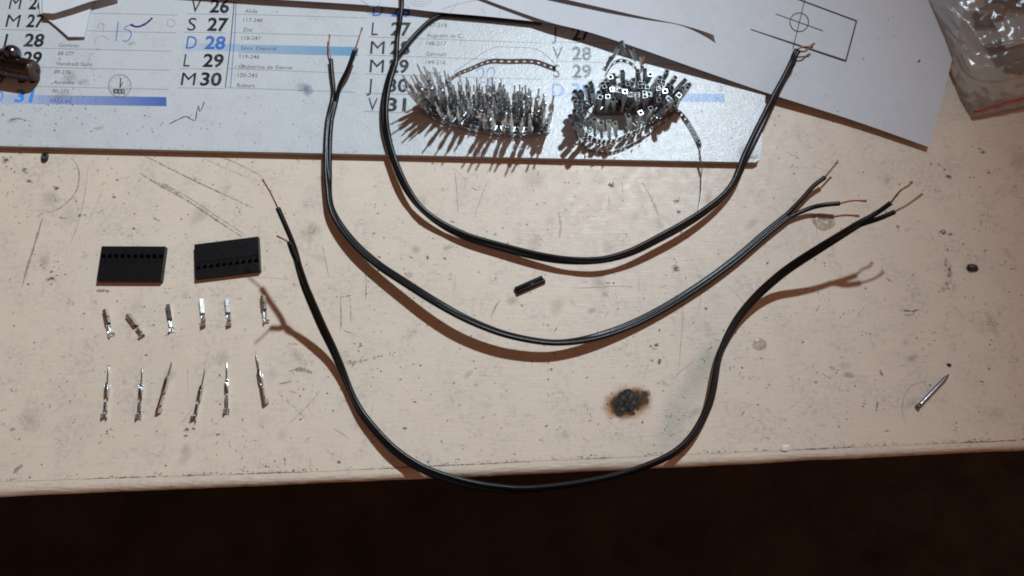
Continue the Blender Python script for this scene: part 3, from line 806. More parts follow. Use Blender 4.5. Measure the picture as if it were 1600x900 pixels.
cable('middle black twin cable, forked at both ends, its left fork lying on the calendar',
      [[(517, 93, zc+1), (519, 118, zc+.6), (521, 138, zc+.3)], [(554, 79, zc+5.5), (544, 107, zc+3.8), (531, 134, zc+1.6)]],
      [(522, 158, zc+.4, 30), (516, 182, zc+.2, 12), (513, 210, zc+.2, 5), (512, 240, zc+.2, 8), (512, 270, 4.0, 25), (513, 296, 3.8, 65), (517, 324, 3.8, 60), (531, 352, 4, 35), (556, 383, 4.5, 25), (590, 413, 5, 20), (632, 441, 6.5, 20), (681, 472, 8, 25),
       (730, 499, 8.5, 40), (785, 521, 8, 50), (840, 533, 7, 55), (882, 535, 5.8, 55), (930, 527, 4.2, 30), (985, 508, 2.8, 15), (1040, 480, 2.4, 15), (1100, 442, 2.4, 25), (1150, 405, 2.4, 20), (1198, 364, 2.4, 12), (1232, 337, 2.4, 5)],
      [[(1264, 326, 3.4), (1286, 320.5, 4.8), (1312, 318, 5.8)], [(1252, 312, 3.4), (1271, 291, 4.4), (1289, 277, 5.2)]],
      [[(514, 74, zc+1.6), (515, 54, zc+2)], [(560, 62, zc+7), (566, 43, zc+8)]],
      [[(1332, 313.5, 6.4), (1354, 314, 6.6)], [(1298, 266, 6), (1309, 253, 6.6)]])
cable('topmost black twin cable, looping from the map sheet round to the drawing sheet',
      [[(846, 36, zc), (790, 31.5, zc), (735, 27, zc), (700, 24, zc), (686, 25, zc), (670, 34, zc+.2), (650, 53, zc+.4), (633, 73, zc+.7)], [(628, -12, 8.5), (628, 8, 8.5), (625, 35, 7.5), (621, 60, 6)]],
      [(617, 98, zc+1.2, -40), (608, 125, zc+1.2, -25), (602, 155, zc+1.4, -15), (601, 185, zc+1.6, -15), (605, 212, zc+1.8, -30), (613, 242, 5.6, -45), (626, 276, 5.4, -35), (640, 302, 5.4, -50), (660, 327, 4.8, -75), (690, 350, 3.8, -60), (730, 370, 3.2, -35), (780, 385, 3.2, -20),
       (840, 400, 4, -30), (890, 407, 5.2, -55), (940, 406, 6.2, -70), (985, 394, 6.5, -50), (1030, 372, 6.8, -30), (1070, 350, 6.8, -30), (1105, 327, 6.4, -45), (1134, 302, 6, -65), (1151, 277, 6, -45), (1163, 248, 6.2, -25), (1180, 212, 6.6, -15), (1196, 180, 7, -20), (1210, 151, 7.4, -40), (1225, 122, 7.8, -60), (1238, 98, 8.2, -40)],
      [[(1243, 88, 8.4), (1248, 80, 8.6)], [(1240, 86, 8.4), (1244, 78, 8.6)]],
      [None, None],
      [[(1258, 80, 8.2), (1268, 71, 8.6), (1273, 68, 8.8)], [(1252, 74, 8.6), (1262, 73, 8.6), (1270, 74, 8.2)]])
cable('longest black twin cable, sagging over the bench front edge with both forked ends raised',
      [[(452, 379, 35), (457, 394, 31.5), (462, 406, 28.5)], [(434, 325, 33), (445, 350, 31.5), (456, 376, 29.5), (462, 393, 28)]],
      [(467, 418, 25.5, -50), (476, 446, 20.5, -35), (490, 480, 15, -25), (505, 514, 10, -20), (520, 545, 6.5, -30), (535, 580, 4.2, -45), (548, 612, 3.4, -60), (563, 642, 3.4, -45), (586, 672, 3.8, -35), (616, 703, 4.2, -25), (656, 730, 4.2, -20), (700, 747, 3.6, -25),
       (750, 759, 3, -35), (810, 765, 2.8, -50), (860, 761, 3, -70), (920, 752, 3.6, -80), (980, 738, 4.4, -75), (1040, 715, 5, -60), (1074, 690, 4.8, -50), (1096, 658, 4.4, -45), (1110, 625, 4.2, -45), (1117, 592, 4, -50), (1123, 560, 3.8, -60), (1135, 529, 4, -50), (1155, 495, 4.8, -35), (1185, 460, 6.8, -25), (1225, 425, 11, -20), (1265, 398, 16.5, -25), (1305, 373, 21.5, -45), (1342, 350, 25, -60)],
      [[(1372, 342, 27.5), (1398, 331, 29.5)], [(1368, 334, 27.5), (1392, 317, 30)]],
      [[(443, 374, 39), (433, 369, 43)], [(422, 300, 36), (410, 280, 38)]],
      [[(1418, 320, 31), (1432, 310, 32), (1441, 303, 32)], [(1406, 299, 32), (1418, 291, 33), (1425, 284, 33)]])

# ------------------------------------------------------------------ crimp terminals
def term_parts(kind):
    """three meshes along +Y, lying on z=0: (contact, wire crimp, insulation crimp)"""
    con, wc, ic = MB(), MB(), MB()
    t = .22 if kind == 'pin' else .13
    if kind == 'pin':
        b0, b1, w_ = 8.0, 13.0, .85
        con.box((-w_, b0, 0), (w_, b1, t)); con.box((-w_, b0, t), (-w_+t, b1, 1.6)); con.box((w_-t, b0, t), (w_, b1, 1.6))
        con.box((-w_, b0+.8, 1.6), (w_, b1-1.2, 1.6+t))
        con.prism([(-w_, b1, 0), (w_, b1, 0), (w_, b1, 1.6), (-w_, b1, 1.6)], [(-.33, 14.2, .45), (.33, 14.2, .45), (.33, 14.2, 1.1), (-.33, 14.2, 1.1)])
        con.prism([(-.33, 14.2, .45), (.33, 14.2, .45), (.33, 14.2, 1.1), (-.33, 14.2, 1.1)], [(-.33, 19.4, .45), (.33, 19.4, .45), (.33, 19.4, 1.1), (-.33, 19.4, 1.1)])
        con.prism([(-.33, 19.4, .45), (.33, 19.4, .45), (.33, 19.4, 1.1), (-.33, 19.4, 1.1)], [(-.12, 20.2, .66), (.12, 20.2, .66), (.12, 20.2, .9), (-.12, 20.2, .9)])
        con.box((-.5, 6.6, 0), (.5, 8.0, t))
        c0, c1, i0, i1 = 3.2, 6.6, 0, 2.4
    else:
        b0, b1, w_ = 5.2, 11.2, .95
        con.box((-w_, b0, 0), (w_, b1, t)); con.box((-w_, b0, t), (-w_+t, b1, 1.9-t)); con.box((w_-t, b0, t), (w_, b1, 1.9-t))
        con.box((-w_, b0+.4, 1.9-t), (w_, b0+2.3, 1.9)); con.box((-w_, b0+3.2, 1.9-t), (w_, b1, 1.9)); con.box((-.3, b0+2.3, 1.9-t), (.3, b0+3.2, 1.9-.05))
        con.box((-.5, 4.4, 0), (.5, b0, t))
        c0, c1, i0, i1 = 2.1, 4.4, 0, 1.7
    def U_prof(w0, w1, h, y0, y1, mb, flare=0.0):
        for sgn in (-1, 1):
            prof0 = [(0, 0), (sgn*w0*.7, 0), (sgn*w0, .35), (sgn*(w0+(w1-w0)*.6), h*.65), (sgn*w1, h)]
            n = len(prof0)
            inn = [(x-sgn*t*.9, z+t*.6) for x, z in prof0]; inn[0] = (0, t)
            for q in range(n-1):
                a0, a1, d1, d0 = prof0[q], prof0[q+1], inn[q+1], inn[q]
                r0 = [(a0[0], y0+flare*q*.1, a0[1]), (a1[0], y0+flare*(q+1)*.1, a1[1]), (d1[0], y0+flare*(q+1)*.1, d1[1]), (d0[0], y0+flare*q*.1, d0[1])]
                r1 = [(a0[0], y1-flare*q*.1, a0[1]), (a1[0], y1-flare*(q+1)*.1, a1[1]), (d1[0], y1-flare*(q+1)*.1, d1[1]), (d0[0], y1-flare*q*.1, d0[1])]
                if sgn < 0: r0.reverse(); r1.reverse()
                mb.prism(r0, r1)
    U_prof(.72, .85, 1.5, c0, c1, wc)
    wc.box((-.45, i1, 0), (.45, c0, t))
    U_prof(.85, 1.45, 2.3, i0, i1, ic, 1.0)
    return con, wc, ic
def make_terminal(kind, label, cat, group):
    con, wc, ic = term_parts(kind)
    root = empty('crimp_pin' if kind == 'pin' else 'crimp_socket', (0, 0, 0), label, cat, group)
    con.build('contact_pin' if kind == 'pin' else 'contact_box', M['tin'], root, smooth=(kind == 'pin'), bevel=.22 if kind == 'pin' else .10)
    wc.build('wire_crimp', M['tin'], root); ic.build('insulation_crimp', M['tin'], root)
    return root
def place_terminal(o, tail, tip, roll=0.0, pitch=0.0, z=.05):
    a, b = U(*tail, .5), U(*tip, .5); d = b-a
    yaw = math.atan2(d.y, d.x)-math.pi/2
    o.location = Vector((a.x, a.y, z))*S
    o.scale = (.78, 1, .82)
    o.rotation_mode = 'QUATERNION'
    o.rotation_quaternion = (Matrix.Rotation(yaw, 3, 'Z') @ Matrix.Rotation(pitch, 3, 'X') @ Matrix.Rotation(roll, 3, 'Y')).to_quaternion()
sock_rows = [((171, 527), (163, 487), 70, 'silver crimp socket at the left end of its row, turned on its side and shining'),
             ((226, 525), (203, 493), -25, 'silver crimp socket lying slanted, second in the upper row'),
             ((269, 519), (263, 479), 12, 'silver crimp socket below the gap between the two black housings'),
             ((322, 510), (318, 467), -60, 'silver crimp socket under the tilted housing, third from the right of the upper row'),
             ((362, 509), (358, 467), -60, 'silver crimp socket under the tilted housing, second from the right of the upper row'),
             ((413, 506), (409, 463), 55, 'silver crimp socket touching the shadow of the cable end, rightmost in its row')]
first = make_terminal('socket', sock_rows[0][3], 'crimp socket', 'loose silver crimp sockets in the upper row')
socks = [first]+[copy_tree(first) for _ in sock_rows[1:]]
for o, (tail, tip, roll, lab) in zip(socks, sock_rows):
    o['label'] = lab; place_terminal(o, tail, tip, R(roll), z=.05+(.72 if abs(roll) > 40 else .1*abs(roll)/10))
pin_rows = [((165, 655), (170, 577), -8, 'silver crimp pin standing first on the left of the lower row'),
            ((217, 656), (222, 579), 10, 'silver crimp pin second from the left in the lower row'),
            ((246, 646), (267, 575), 172, 'dark crimp pin with a bright shoulder, leaning right and lying face down'),
            ((304, 659), (320, 584), -10, 'silver crimp pin leaning right beside a pencil scratch, with splayed crimp tabs'),
            ((354, 648), (354, 572), 12, 'silver crimp pin lying straight, second from the right of the lower row'),
            ((414, 633), (402, 562), 165, 'smooth crimp pin leaning left with its back up, rightmost of the lower row')]
first = make_terminal('pin', pin_rows[0][3], 'crimp pin', 'loose silver crimp pins in the lower row')
pins = [first]+[copy_tree(first) for _ in pin_rows[1:]]
for o, (tail, tip, roll, lab) in zip(pins, pin_rows):
    o['label'] = lab; place_terminal(o, tail, tip, R(roll), z=.05 if abs(roll) < 90 else 1.85)

# ------------------------------------------------------------------ coiled carrier strips
def one_terminal(kind):
    a = MB()
    for p in term_parts(kind): a.add([v*(.88 if kind == 'pin' else .93) for v in p.v], p.f)
    a.box((-.5, -1.2, 0), (.5, 0, .22))
    return a
def ribbon(mb, P, Ups, width, hole_pitch, th=.12, rail=.36):
    """perforated carrier: P is its bottom edge, Ups the across-direction at each point"""
    k = len(P)
    def strip(o0, o1, i0, i1):
        vs = []
        for i in range(i0, i1+1):
            t = (P[min(i+1, k-1)]-P[max(i-1, 0)]).normalized(); nn = t.cross(Ups[i]).normalized()*th/2
            a, b = P[i]+Ups[i]*o0, P[i]+Ups[i]*o1
            vs += [a-nn, b-nn, b+nn, a+nn]
        m = i1-i0
        fs = [(4*i+q, 4*i+(q+1) % 4, 4*i+4+(q+1) % 4, 4*i+4+q) for i in range(m) for q in range(4)]
        fs += [(3, 2, 1, 0), (4*m, 4*m+1, 4*m+2, 4*m+3)]
        mb.add(vs, fs)
    strip(0, width*rail, 0, k-1); strip(width*(1-rail), width, 0, k-1)
    d = 0; last = 0; state = True; start = 0
    for i in range(1, k):
        d += (P[i]-P[i-1]).length
        if d >= hole_pitch*(.68 if state else .32):
            if state: strip(width*rail, width*(1-rail), start, i)
            start = i; state = not state; d = 0
def walk(P, pitch):
    """indices along a polyline spaced by pitch"""
    out = []; d = pitch*.5
    for i in range(1, len(P)):
        d += (P[i]-P[i-1]).length
        if d >= pitch: out.append(i); d = 0
    return out
TW = 2.6     # carrier width
# --- strip with pins
def coil(turns, z):
    pts = []
    for (cx, cy, ax, ay, rot, a0, a1) in turns:
        n = max(6, int(abs(a1-a0)/12))
        for i in range(n):
            a = R(a0+(a1-a0)*i/n)
            x, y = ax*math.cos(a), ay*math.sin(a)
            pts.append(tuple(U(cx+x*math.cos(rot)-y*math.sin(rot), cy+x*math.sin(rot)+y*math.cos(rot), z)))
    return pts
def strip_thing(name, label, cat, path_pts, kind, pitch, keep, lean, loc, zero_up=None, limit=100):
    root = empty(name, loc, label, cat)
    P = [Vector(p[:3]) for p in spline(path_pts, .6)]
    ups = [zero_up(p, i, P) if zero_up else Vector((0, 0, 1)) for i, p in enumerate(P)]
    mb = MB(); ribbon(mb, P, ups, TW if kind == 'pin' else 2.0, pitch*.6, rail=.36 if kind == 'pin' else .2)
    mb.build('carrier_strip', M['tin2'] if kind == 'pin' else M['strip_dark'], root)
    tm = one_terminal(kind); proto = None; cnt = 0; rest = MB(); cand = []
    LL = [0.0]
    for j in range(1, len(P)): LL.append(LL[-1]+(P[j]-P[j-1]).length)
    for i in walk(P, pitch):
        k_ = keep(P[i], i, LL[i])
        if k_: cand.append((k_, i))
    cand.sort(key=lambda q: (q[0], rnd.random()))       # rank 1 (best seen) first
    for n_, (k_, i) in enumerate(cand):
        t = (P[min(i+2, len(P)-1)]-P[max(i-2, 0)]).normalized()
        up = (ups[i]+lean(P[i])).normalized()
        nn = t.cross(up).normalized(); xx = up.cross(nn).normalized()
        m = (Matrix((xx, up, nn)).transposed() @ Matrix.Rotation(rnd.gauss(0, .04), 3, 'Z') @ Matrix.Rotation(rnd.gauss(0, .035), 3, 'X'))
        base = P[i]+ups[i]*(TW+1.0)
        mat_ = M['tin4'] if kind == 'pin' else M['tin3']
        if n_ >= limit:
            rest.add([base+m @ v for v in tm.v], tm.f); continue
        if proto is None:
            proto = tm.build('crimp_pin' if kind == 'pin' else 'crimp_socket', mat_, root); o = proto
        else:
            o = proto.copy(); COL.objects.link(o)
        o.rotation_mode = 'QUATERNION'
        o.rotation_quaternion = m.to_quaternion()
        o.location = base*S-root.location
        cnt += 1
    if rest.v:
        tag(rest.build('inner_terminals', mat_, root), kind='stuff')
    return root, cnt
rot = .165
turns1 = [(758, 185, 104, 25, rot, 200, 560), (759, 185, 96, 19, rot, 200, 560), (761, 184, 88, 13, rot, 200, 560), (763, 184, 78, 7.5, rot, 200, 560)]
p1 = [tuple(U(x, y, z+ZC)) for x, y, z in [(869, 104, .1), (858, 91, 2.2), (838, 77, 4.2), (802, 74, 5.0), (770, 75, 4.8), (738, 94, 2.8), (712, 112, 1.0), (688, 140, .1), (668, 165, .1)]]
p1 += coil(turns1, ZC+.1)
def lean1(p):
    q = p-U(757, 185+(p.x-U(757, 185, ZC).x)*.60, ZC)
    l = max(0, (-q.x-11)/16)
    fy = -.13 if q.y < -1.0 else (.04 if q.y > 1.0 else -.05)
    return Vector((-.30*l, fy+.16*l, 0))+Vector((rnd.gauss(0, .02), rnd.gauss(0, .025), 0))
def up1(p, i, P):
    f = min(1, max(0, (p.y-U(700, 150, ZC).y)/8)) if i < 130 else 0
    return Vector((0, -.53*f, 1-.15*f)).normalized()
def keep1(p, i, L):
    if i <= 90 or p.y > U(700, 122, ZC).y: return 0
    q = p-U(757, 185+(p.x-U(757, 185, ZC).x)*.60, ZC)
    if L-62 <= 135: return 1 if rnd.random() < (.62 if q.y < 0 else .8) else 0    # outermost turn
    if q.y > 0: return 2
    return 3 if rnd.random() < .45 else 0
s1, n1 = strip_thing('pin_strip', 'oblong coil of upright silver crimp pins on their carrier strip, beside the handwritten 22', 'terminal strip', p1, 'pin', 3.4,
                     keep1, lean1, U(757, 190, ZC), zero_up=up1)
print('pins on strip', n1)
# --- strip with sockets
loops = [(1046, 186), (1012, 211), (978, 231), (946, 240), (918, 234), (903, 216), (897, 196), (901, 174), (920, 156), (955, 145), (1000, 140), (1040, 143), (1060, 156), (1054, 174),
         (1022, 193), (986, 209), (956, 221), (930, 219), (912, 206), (905, 190), (912, 172), (936, 160), (980, 152), (1022, 152), (1050, 162), (1040, 174), (1008, 178), (968, 180), (934, 180), (926, 172),
         (944, 165), (985, 160), (1022, 161), (1036, 168), (1010, 172), (972, 173), (950, 171), (958, 167), (990, 166), (1014, 167)]
tail = [(1090, 330, .4), (1095, 300, .4), (1096, 272, .6), (1096, 255, 2.4), (1092, 235, ZC+.3), (1082, 212, ZC+.3), (1068, 190, ZC+.2), (1056, 176, ZC+.1)]
p2 = [tuple(U(*t)) for t in tail]+[tuple(U(x, y, ZC+.1)) for x, y in loops]
def up2(p, i, P):
    f = min(1, max(0, (p.x-U(1052, 170, ZC).x)/5)) if i < 90 else 0
    if f <= 0: return Vector((0, 0, 1))
    g = min(1, max(0, (U(1090, 225, 0).y-p.y)/6))
    if g >= 1: return Vector((-.12, -.48, .87)).normalized()
    t = (P[min(i+1, len(P)-1)]-P[max(i-1, 0)]).normalized(); sd = Vector((-t.y, t.x, 0)).normalized()
    if sd.x < 0: sd = -sd
    return ((sd*f*.9+Vector((0, 0, 1-f*.75)))*(1-g)+Vector((-.12, -.48, .87))*g).normalized()
lim_y = U(985, 214, ZC).y
def keep2(p, i, L):
    if L < 92: return 0                                   # bare tail and stripped outer loop
    if p.y < U(985, 192, ZC).y:                           # few sockets at the front of the inner loop
        return 2 if (p.x < U(915, 200, ZC).x or (p.x < U(1035, 200, ZC).x and rnd.random() < .8)) else 0
    return 1
s2, n2 = strip_thing('socket_strip', 'messy round coil of silver crimp sockets with a loose carrier tail hanging off the calendar', 'terminal strip', p2, 'socket', 2.9,
                     keep2, lambda p: Vector(((p.x-U(985, 180, ZC).x)*.010+rnd.gauss(0, .13), -.01+rnd.gauss(0, .13), 0)), U(985, 190, ZC), zero_up=up2, limit=100)
print('sockets on strip', n2)
# thorn stubs left on the outer loop where sockets were cut away
mb = MB(); outer = [Vector(p[:3]) for p in spline([tuple(U(x, y, ZC+TW)) for x, y in loops[:7]], 1.0)]
for i in range(3, len(outer)-2, 4):
    t = (outer[i+1]-outer[i-1]).normalized(); nn = t.cross(Vector((0, 0, 1)))
    p = outer[i]; a = p+t*.45; b = p-t*.45; tip = p+Vector((rnd.gauss(0, .3), .3+rnd.gauss(0, .3), 2.6))
    mb.prism([a+nn*.06, b+nn*.06, b-nn*.06, a-nn*.06], [tip+nn*.05+t*.08, tip+nn*.05-t*.08, tip-nn*.05-t*.08, tip-nn*.05+t*.08])
mb.build('cut_stub', M['strip_dark'], s2)
# curled inner end sticking up at the back, with its own sockets
curl = spline([tuple(U(1002, 150, 5)), tuple(U(1000, 124, 8)), tuple(U(988, 104, 9)), tuple(U(970, 97, 9)), tuple(U(956, 104, 8)), tuple(U(945, 122, 6))], .6)
CP = [Vector(p[:3]) for p in curl]
mb = MB(); ribbon(mb, CP, [Vector((0, .25, .97))]*len(CP), 1.8, 2.0, rail=.2)
mb.build('carrier_end', M['strip_dark'], s2)
proto = [c for c in s2.children if c.name.startswith('crimp_socket')][0]
for i in walk(CP, 4.6):
    o = proto.copy(); COL.objects.link(o)
    t = (CP[min(i+2, len(CP)-1)]-CP[max(i-2, 0)]).normalized(); up = Vector((rnd.gauss(0, .25), .35+rnd.gauss(0, .2), .9)).normalized()
    nn = t.cross(up).normalized(); xx = up.cross(nn)
    o.rotation_quaternion = Matrix((xx, up, nn)).transposed().to_quaternion()
    o.location = (CP[i]+Vector((0, .9, 3.4)))*S-s2.location
    o.scale = (.85, .62, .85)

# ------------------------------------------------------------------ black connector housings
def height_block(xs, ys, hz, z0=0.0):
    """block whose top is stepped: hz(i,j) gives the height of each cell"""
    mb = MB(); nx, ny = len(xs)-1, len(ys)-1
    h = [[hz(i, j) for j in range(ny)] for i in range(nx)]
    for i in range(nx):
        for j in range(ny):
            z = h[i][j]
            mb.add([(xs[i], ys[j], z), (xs[i+1], ys[j], z), (xs[i+1], ys[j+1], z), (xs[i], ys[j+1], z)], [(0, 1, 2, 3)])
            za = h[i+1][j] if i+1 < nx else z0
            if za != z: mb.add([(xs[i+1], ys[j], z), (xs[i+1], ys[j], za), (xs[i+1], ys[j+1], za), (xs[i+1], ys[j+1], z)], [(0, 1, 2, 3)])
            zb = h[i][j+1] if j+1 < ny else z0
            if zb != z: mb.add([(xs[i+1], ys[j+1], z), (xs[i+1], ys[j+1], zb), (xs[i], ys[j+1], zb), (xs[i], ys[j+1], z)], [(0, 1, 2, 3)])
            if i == 0: mb.add([(xs[0], ys[j+1], z), (xs[0], ys[j+1], z0), (xs[0], ys[j], z0), (xs[0], ys[j], z)], [(0, 1, 2, 3)])
            if j == 0: mb.add([(xs[i], ys[0], z), (xs[i], ys[0], z0), (xs[i+1], ys[0], z0), (xs[i+1], ys[0], z)], [(0, 1, 2, 3)])
    return mb
HW, HD, HH = 25.2, 14.2, 2.5
xs = [-HW/2]; p_ = HW/10
for i in range(10): xs += [-HW/2+p_*i+.42, -HW/2+p_*(i+1)-.42]
xs += [HW/2]
ys = [-HD/2, -.2, 2.9, 4.4, HD/2]
ys = [-HD/2, .3, 2.2, 3.7, HD/2]
def hh(i, j):
    cell = (i % 2 == 1)
    if cell and j == 2: return .7
    if cell and j == 1: return HH-.65
    return HH
body = height_block(xs, ys, hh, .02)
house = empty('connector_housing', (0, 0, 0), 'black ten-way connector housing lying square on the bench, left of the tilted one', 'connector housing', 'black connector housings')
body.build('housing_body', M['plastic'], house)
lt = MB(); lt.prism([(-.5, .35, 0), (.5, .35, 0), (.42, .35, .78), (-.42, .35, .78)], [(-.5, 2.15, 0), (.5, 2.15, 0), (.42, 2.15, .5), (-.42, 2.15, .5)])
l0 = None
for i in range(10):
    if l0 is None: l0 = lt.build('latch_tab', M['plastic'], house); l = l0
    else: l = l0.copy(); COL.objects.link(l)
    l.location = Vector((-HW/2+p_*(i+.5), 0, HH-.648))*S
house2 = copy_tree(house)
house2['label'] = 'black ten-way connector housing lying tilted, its row of windows nearer the lower edge'
c = U(204.7, 411.5, HH); house.location = Vector((c.x, c.y, 0))*S; house.rotation_euler = (0, 0, R(-.2))
c = U(354.5, 402, HH); house2.location = Vector((c.x, c.y, 0))*S; house2.rotation_euler = (0, 0, R(180+7.6))

# ------------------------------------------------------------------ small things on the bench
def obj_mb(name, mb, mat, label, cat, base, smooth=True, bevel=0):
    return tag(mb.build(name, mat, loc=base, smooth=smooth, bevel=bevel), label, cat)
# offcut of twin cable
a, b = U(806, 455, .9), U(849, 436, .9); d = (b-a).normalized(); sd = Vector((-d.y, d.x, 0))
mb = MB()
for off, ex in ((.78, 0), (-.78, .3)):
    p, q = a+sd*off, b+sd*off+d*ex
    mb.tube([p, p+d*.02, p+d*.06, p+d*.3, q-d*.3, q-d*.06, q-d*.02, q], [.70, .80, .86, .88, .88, .86, .80, .70], 14)
mb.tube([a+d*.2, b-d*.2], .55, 8)
obj_mb('cable_offcut', mb, M['sleeve'], 'short black offcut of twin cable lying between two long cables', 'cable offcut', U(828, 445, 0))
# brad nail
a, b = U(1436, 634, 1.15), U(1483, 585, 1.0); d = (b-a).normalized()
nail = empty('nail', U(1460, 610, 0), 'short grey steel nail lying at the right of the bench', 'nail')
mb = MB(); mb.tube([a, a+d*1.0, b-d*2.4, b-d*.9, b], [.76, .76, .76, .5, .06], 14); mb.build('shank', M['steel'], nail, smooth=True)
mb = MB(); mb.tube([a-d*.7, a-d*.55, a-d*.15, a+d*.15], [.75, 1.05, 1.05, .76], 14); mb.build('nail_head', M['steel'], nail, smooth=True)
# crumbs
def rock(px, py, rx, ry, rz, ang, seed, name, label, cat, mat):
    bm = bmesh.new(); bmesh.ops.create_icosphere(bm, subdivisions=3, radius=1)
    mb = MB(); c0 = U(px, py, rz*.6); ca, sa = math.cos(ang), math.sin(ang)
    vs = []
    for v in bm.verts:
        k = 1+.35*noise.noise(v.co*1.3+Vector((seed, 0, 0)))+.12*noise.noise(v.co*4+Vector((0, seed, 0)))
        x, y, z = v.co.x*rx*k, v.co.y*ry*k, max(-.6*rz, v.co.z*rz*k)
        vs.append(c0+Vector((x*ca-y*sa, x*sa+y*ca, z)))
    mb.add(vs, [tuple(q.index for q in f.verts) for f in bm.faces]); bm.free()
    return obj_mb(name, mb, mat, label, cat, (c0.x, c0.y, 0))
rock(1520, 418, 2.3, 1.4, 1.2, -.1, 3, 'dark_pebble', 'dark grey pebble-like crumb on the bench right of the raised cable end', 'crumb', M['crumb'])
rock(1483, 570, .8, .55, .5, -.4, 8, 'dark_crumb', 'tiny black crumb just above the tip of the nail', 'crumb', M['crumb'])
rock(1227, 700, 1.7, 1.3, .35, .2, 5, 'white_flake', 'small white flake lying near the front edge of the bench', 'flake', M['chip'])
# rubber grommet
mb = MB(); c0 = U(70, 245, .8); N = 28
ringp = [c0+Vector((1.05*math.cos(2*math.pi*i/N), 1.55*math.sin(2*math.pi*i/N), .25*math.cos(2*math.pi*i/N))) for i in range(N+1)]
mb.tube(ringp, .62, 10, caps=False)
obj_mb('rubber_ring', mb, M['rubber'], 'small black rubber ring lying just below the calendar edge', 'rubber ring', U(70, 245, 0))
# glue drops
def drop(px, py, r, h, label, dent=0.0):
    mb = MB(); c0 = U(px, py, 0.03); n, m = 28, 8; vs = []
    for j in range(m+1):
        t = j/m
        for i in range(n):
            a = 2*math.pi*i/n; q = r*t*(1+.16*noise.noise(Vector((math.cos(a)*1.2, math.sin(a)*1.2, px))))
            z = h*(1-t**2.5)-dent*math.exp(-(t*2.6)**2)*h+.08*h*noise.noise(Vector((q*math.cos(a)*.8, q*math.sin(a)*.8, py)))*(1-t)
            vs.append(c0+Vector((q*math.cos(a), q*.85*math.sin(a), max(0, z))))
    fs = [(j*n+i, j*n+n+i, j*n+n+(i+1) % n, j*n+(i+1) % n) for j in range(1, m) for i in range(n)]
    fs += [(0, n+i, n+(i+1) % n) for i in range(n)]
    mb.add(vs, fs)
    return obj_mb('glue_drop', mb, M['glue'], label, 'glue drop', U(px, py, 0))
drop(1287, 346, 4.6, .75, 'larger clear dried glue drop under the raised cable tip', .6)
drop(1187, 538, 2.8, .35, 'smaller cloudy glue drop in the bend of the nearest cable, left of the nail', .2)

# ------------------------------------------------------------------ threaded bolt at the left edge
bo = empty('threaded_bolt', U(14, 112, ZC), 'shiny threaded bolt end with nut jutting in from the left edge over the calendar', 'bolt')
a, b = U(-14, 97, 9.5), U(57, 112, 8.6); d = (b-a).normalized()
mb = MB(); L = (b-a).length; pts = []; rr = []
k = 0; x = 0
while x < L-1.6:
    pts.append(a+d*x); rr.append(4.6 if k % 2 else 3.95); x += .55; k += 1
pts += [a+d*(L-1.5), a+d*(L-.7), a+d*(L-.2), a+d*L]; rr += [4.1, 3.8, 3.1, 2.2]
mb.tube(pts[:-3], rr[:-3], 30); mb.build('threaded_shank', M['bolt'], bo, smooth=True)
mb = MB(); mb.tube(pts[-4:]+[a+d*(L-.1)], rr[-4:]+[.2], 30); mb.build('bolt_tip', M['tip_dark'], bo, smooth=True)
mb = MB(); mb.tube([a+d*-3, a+d*5.2], 6.3, 6); mb.build('hex_nut', M['bolt'], bo, bevel=.8)
mb = MB(); cb = U(19, 83, 12)
bm = bmesh.new(); bmesh.ops.create_uvsphere(bm, u_segments=24, v_segments=14, radius=3.4)
mb.add([v.co+cb for v in bm.verts], [tuple(q.index for q in f.verts) for f in bm.faces]); bm.free()
q = MB(); 
mb.tube([cb, cb+Vector((-8, 1, -4)), cb+Vector((-16, 0, -10))], [2.6, 2.4, 2.4], 14)
mb.build('pin_knob', M['dark_bolt'], bo, smooth=True)
mb = MB(); mb.tube([a+d*-10, a+d*-2.5], [6.3, 6.3], 26); mb.build('washer', M['bolt'], bo, bevel=.5)

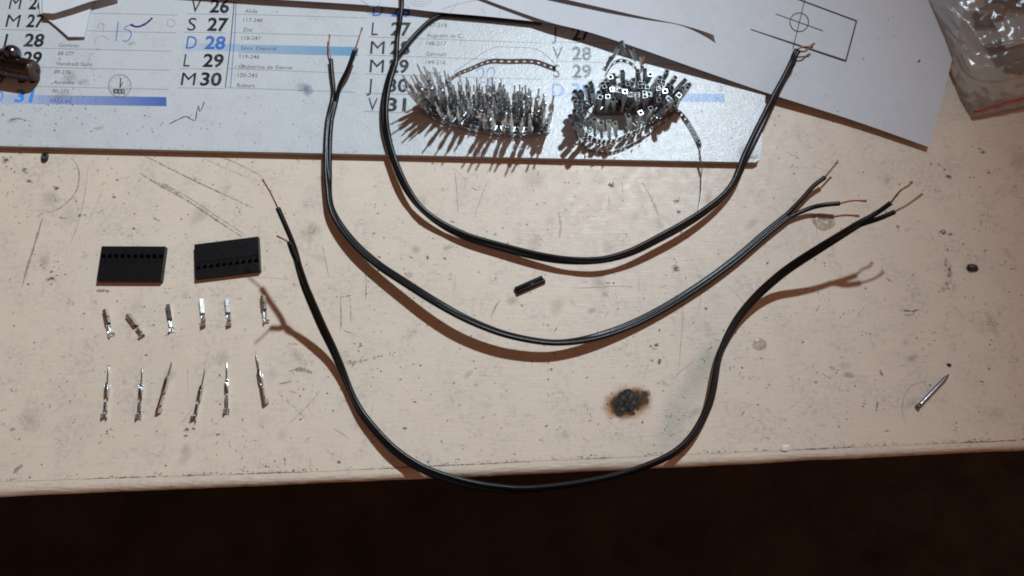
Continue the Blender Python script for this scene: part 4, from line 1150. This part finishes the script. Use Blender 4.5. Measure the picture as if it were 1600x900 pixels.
# ------------------------------------------------------------------ zip bag at the upper right
outline = [(1438, -14), (1452, 20), (1470, 62), (1486, 105), (1502, 145), (1514, 168), (1522, 182)]
right = [(1720, -40), (1720, 0), (1715, 40), (1708, 80), (1700, 105), (1690, 112), (1685, 150)]
bag = empty('zip_bag', U(1560, 90, 0), 'crumpled clear plastic zip bag with a red seal line, upper right', 'plastic bag')
CREASE = [(1462, 24), (1484, 48), (1500, 66), (1506, 82), (1516, 94), (1530, 98), (1566, 95), (1602, 84), (1640, 70)]
def bag_pt(u, v, top):
    n = len(outline)-1
    def ev(line, v):
        q = v*n; i = min(n-1, int(q)); f = q-i
        return tuple(line[i][c]+(line[i+1][c]-line[i][c])*f for c in (0, 1))
    a, b = ev(outline, v), ev(right, v)
    px, py = a[0]+(b[0]-a[0])*u, a[1]+(b[1]-a[1])*u
    p = U(px, py, 2.0)
    fat = (math.sin(math.pi*min(1, max(0, u)))**.6)*min(1, (1-v)*2.2)
    # soft fold ridge across the mouth and puckers
    cr_ = noise.noise(Vector((p.x*.07, p.y*.09, 1)))*1.6+noise.noise(Vector((p.x*.25, p.y*.3, 4)))*.35+abs(noise.noise(Vector((p.x*.11, p.y*.06, 9))))*1.5
    dm = 1e9
    for (ax, ay), (bx_, by_) in zip(CREASE, CREASE[1:]):
        t = max(0, min(1, ((px-ax)*(bx_-ax)+(py-ay)*(by_-ay))/((bx_-ax)**2+(by_-ay)**2)))
        dm = min(dm, math.hypot(px-ax-t*(bx_-ax), py-ay-t*(by_-ay)))
    cr_ += 2.6*math.exp(-(dm/3.2)**2)
    base = .6+(4.2*max(0, (1-v)-.1) if px < 1490 else 0)
    if py < 165 and px < 1485: base = max(base, ZC+2)
    zt = 5.0+9*fat+cr_*(.6+.7*fat)-3.4*max(0, v-.72)*3
    if not top: return Vector((p.x, p.y, .5+(4.6 if px < 1492 else 2.5*max(0, .5-v))))
    return Vector((p.x, p.y, max(zt, base+.8) if 0 < u < 1 else .8+(4.6 if px < 1492 else 2.5*max(0, .5-v))))
for top in (True, False):
    mb = MB(); nu, nv = (150, 110) if top else (20, 20)
    vs = [bag_pt((i/nu), j/nv, top) for i in range(nu+1) for j in range(nv+1)]
    mb.add(vs, [(i*(nv+1)+j, i*(nv+1)+j+1, (i+1)*(nv+1)+j+1, (i+1)*(nv+1)+j) for i in range(nu) for j in range(nv)])
    mb.build('front_film' if top else 'back_film', M['film'], bag, smooth=True)
# zip seal
zp = []
for i in range(30):
    u = i/29*.9+.005
    q = bag_pt(u, .94-.0*u, True); zp.append(q+Vector((0, 0, .5)))
mb = MB(); mb.tube(zp, .42, 8); mb.build('red_seal', M['red'], bag, smooth=True)
# contents
mb = MB()
c0 = U(1590, 48, 9); rotm = Matrix.Translation(c0) @ Matrix.Rotation(R(18), 4, 'Z') @ Matrix.Rotation(R(6), 4, 'X')
mb.box((-8.2, -6, -.25), (8.2, 6, .25), mat=rotm)
obj_mb('card_tag', mb, M['label'], 'pale grey square card inside the zip bag', 'card', c0, smooth=False, bevel=.1)
for px, py, rx, ry, rz, an, seed, lab in [(1548, 22, 8, 5, 3, .5, 11, 'brown rounded lump inside the zip bag, left of the pale card'), (1590, -6, 13, 5.5, 3.5, -.1, 17, 'larger brown lump along the top of the zip bag, above the pale card'), (1604, 100, 9, 3.2, 2, .25, 23, 'small brown lump inside the zip bag, below the pale card')]:
    rock(px, py, rx, ry, rz, an, seed, 'brown_lump', lab, 'plastic part', M['brown'])
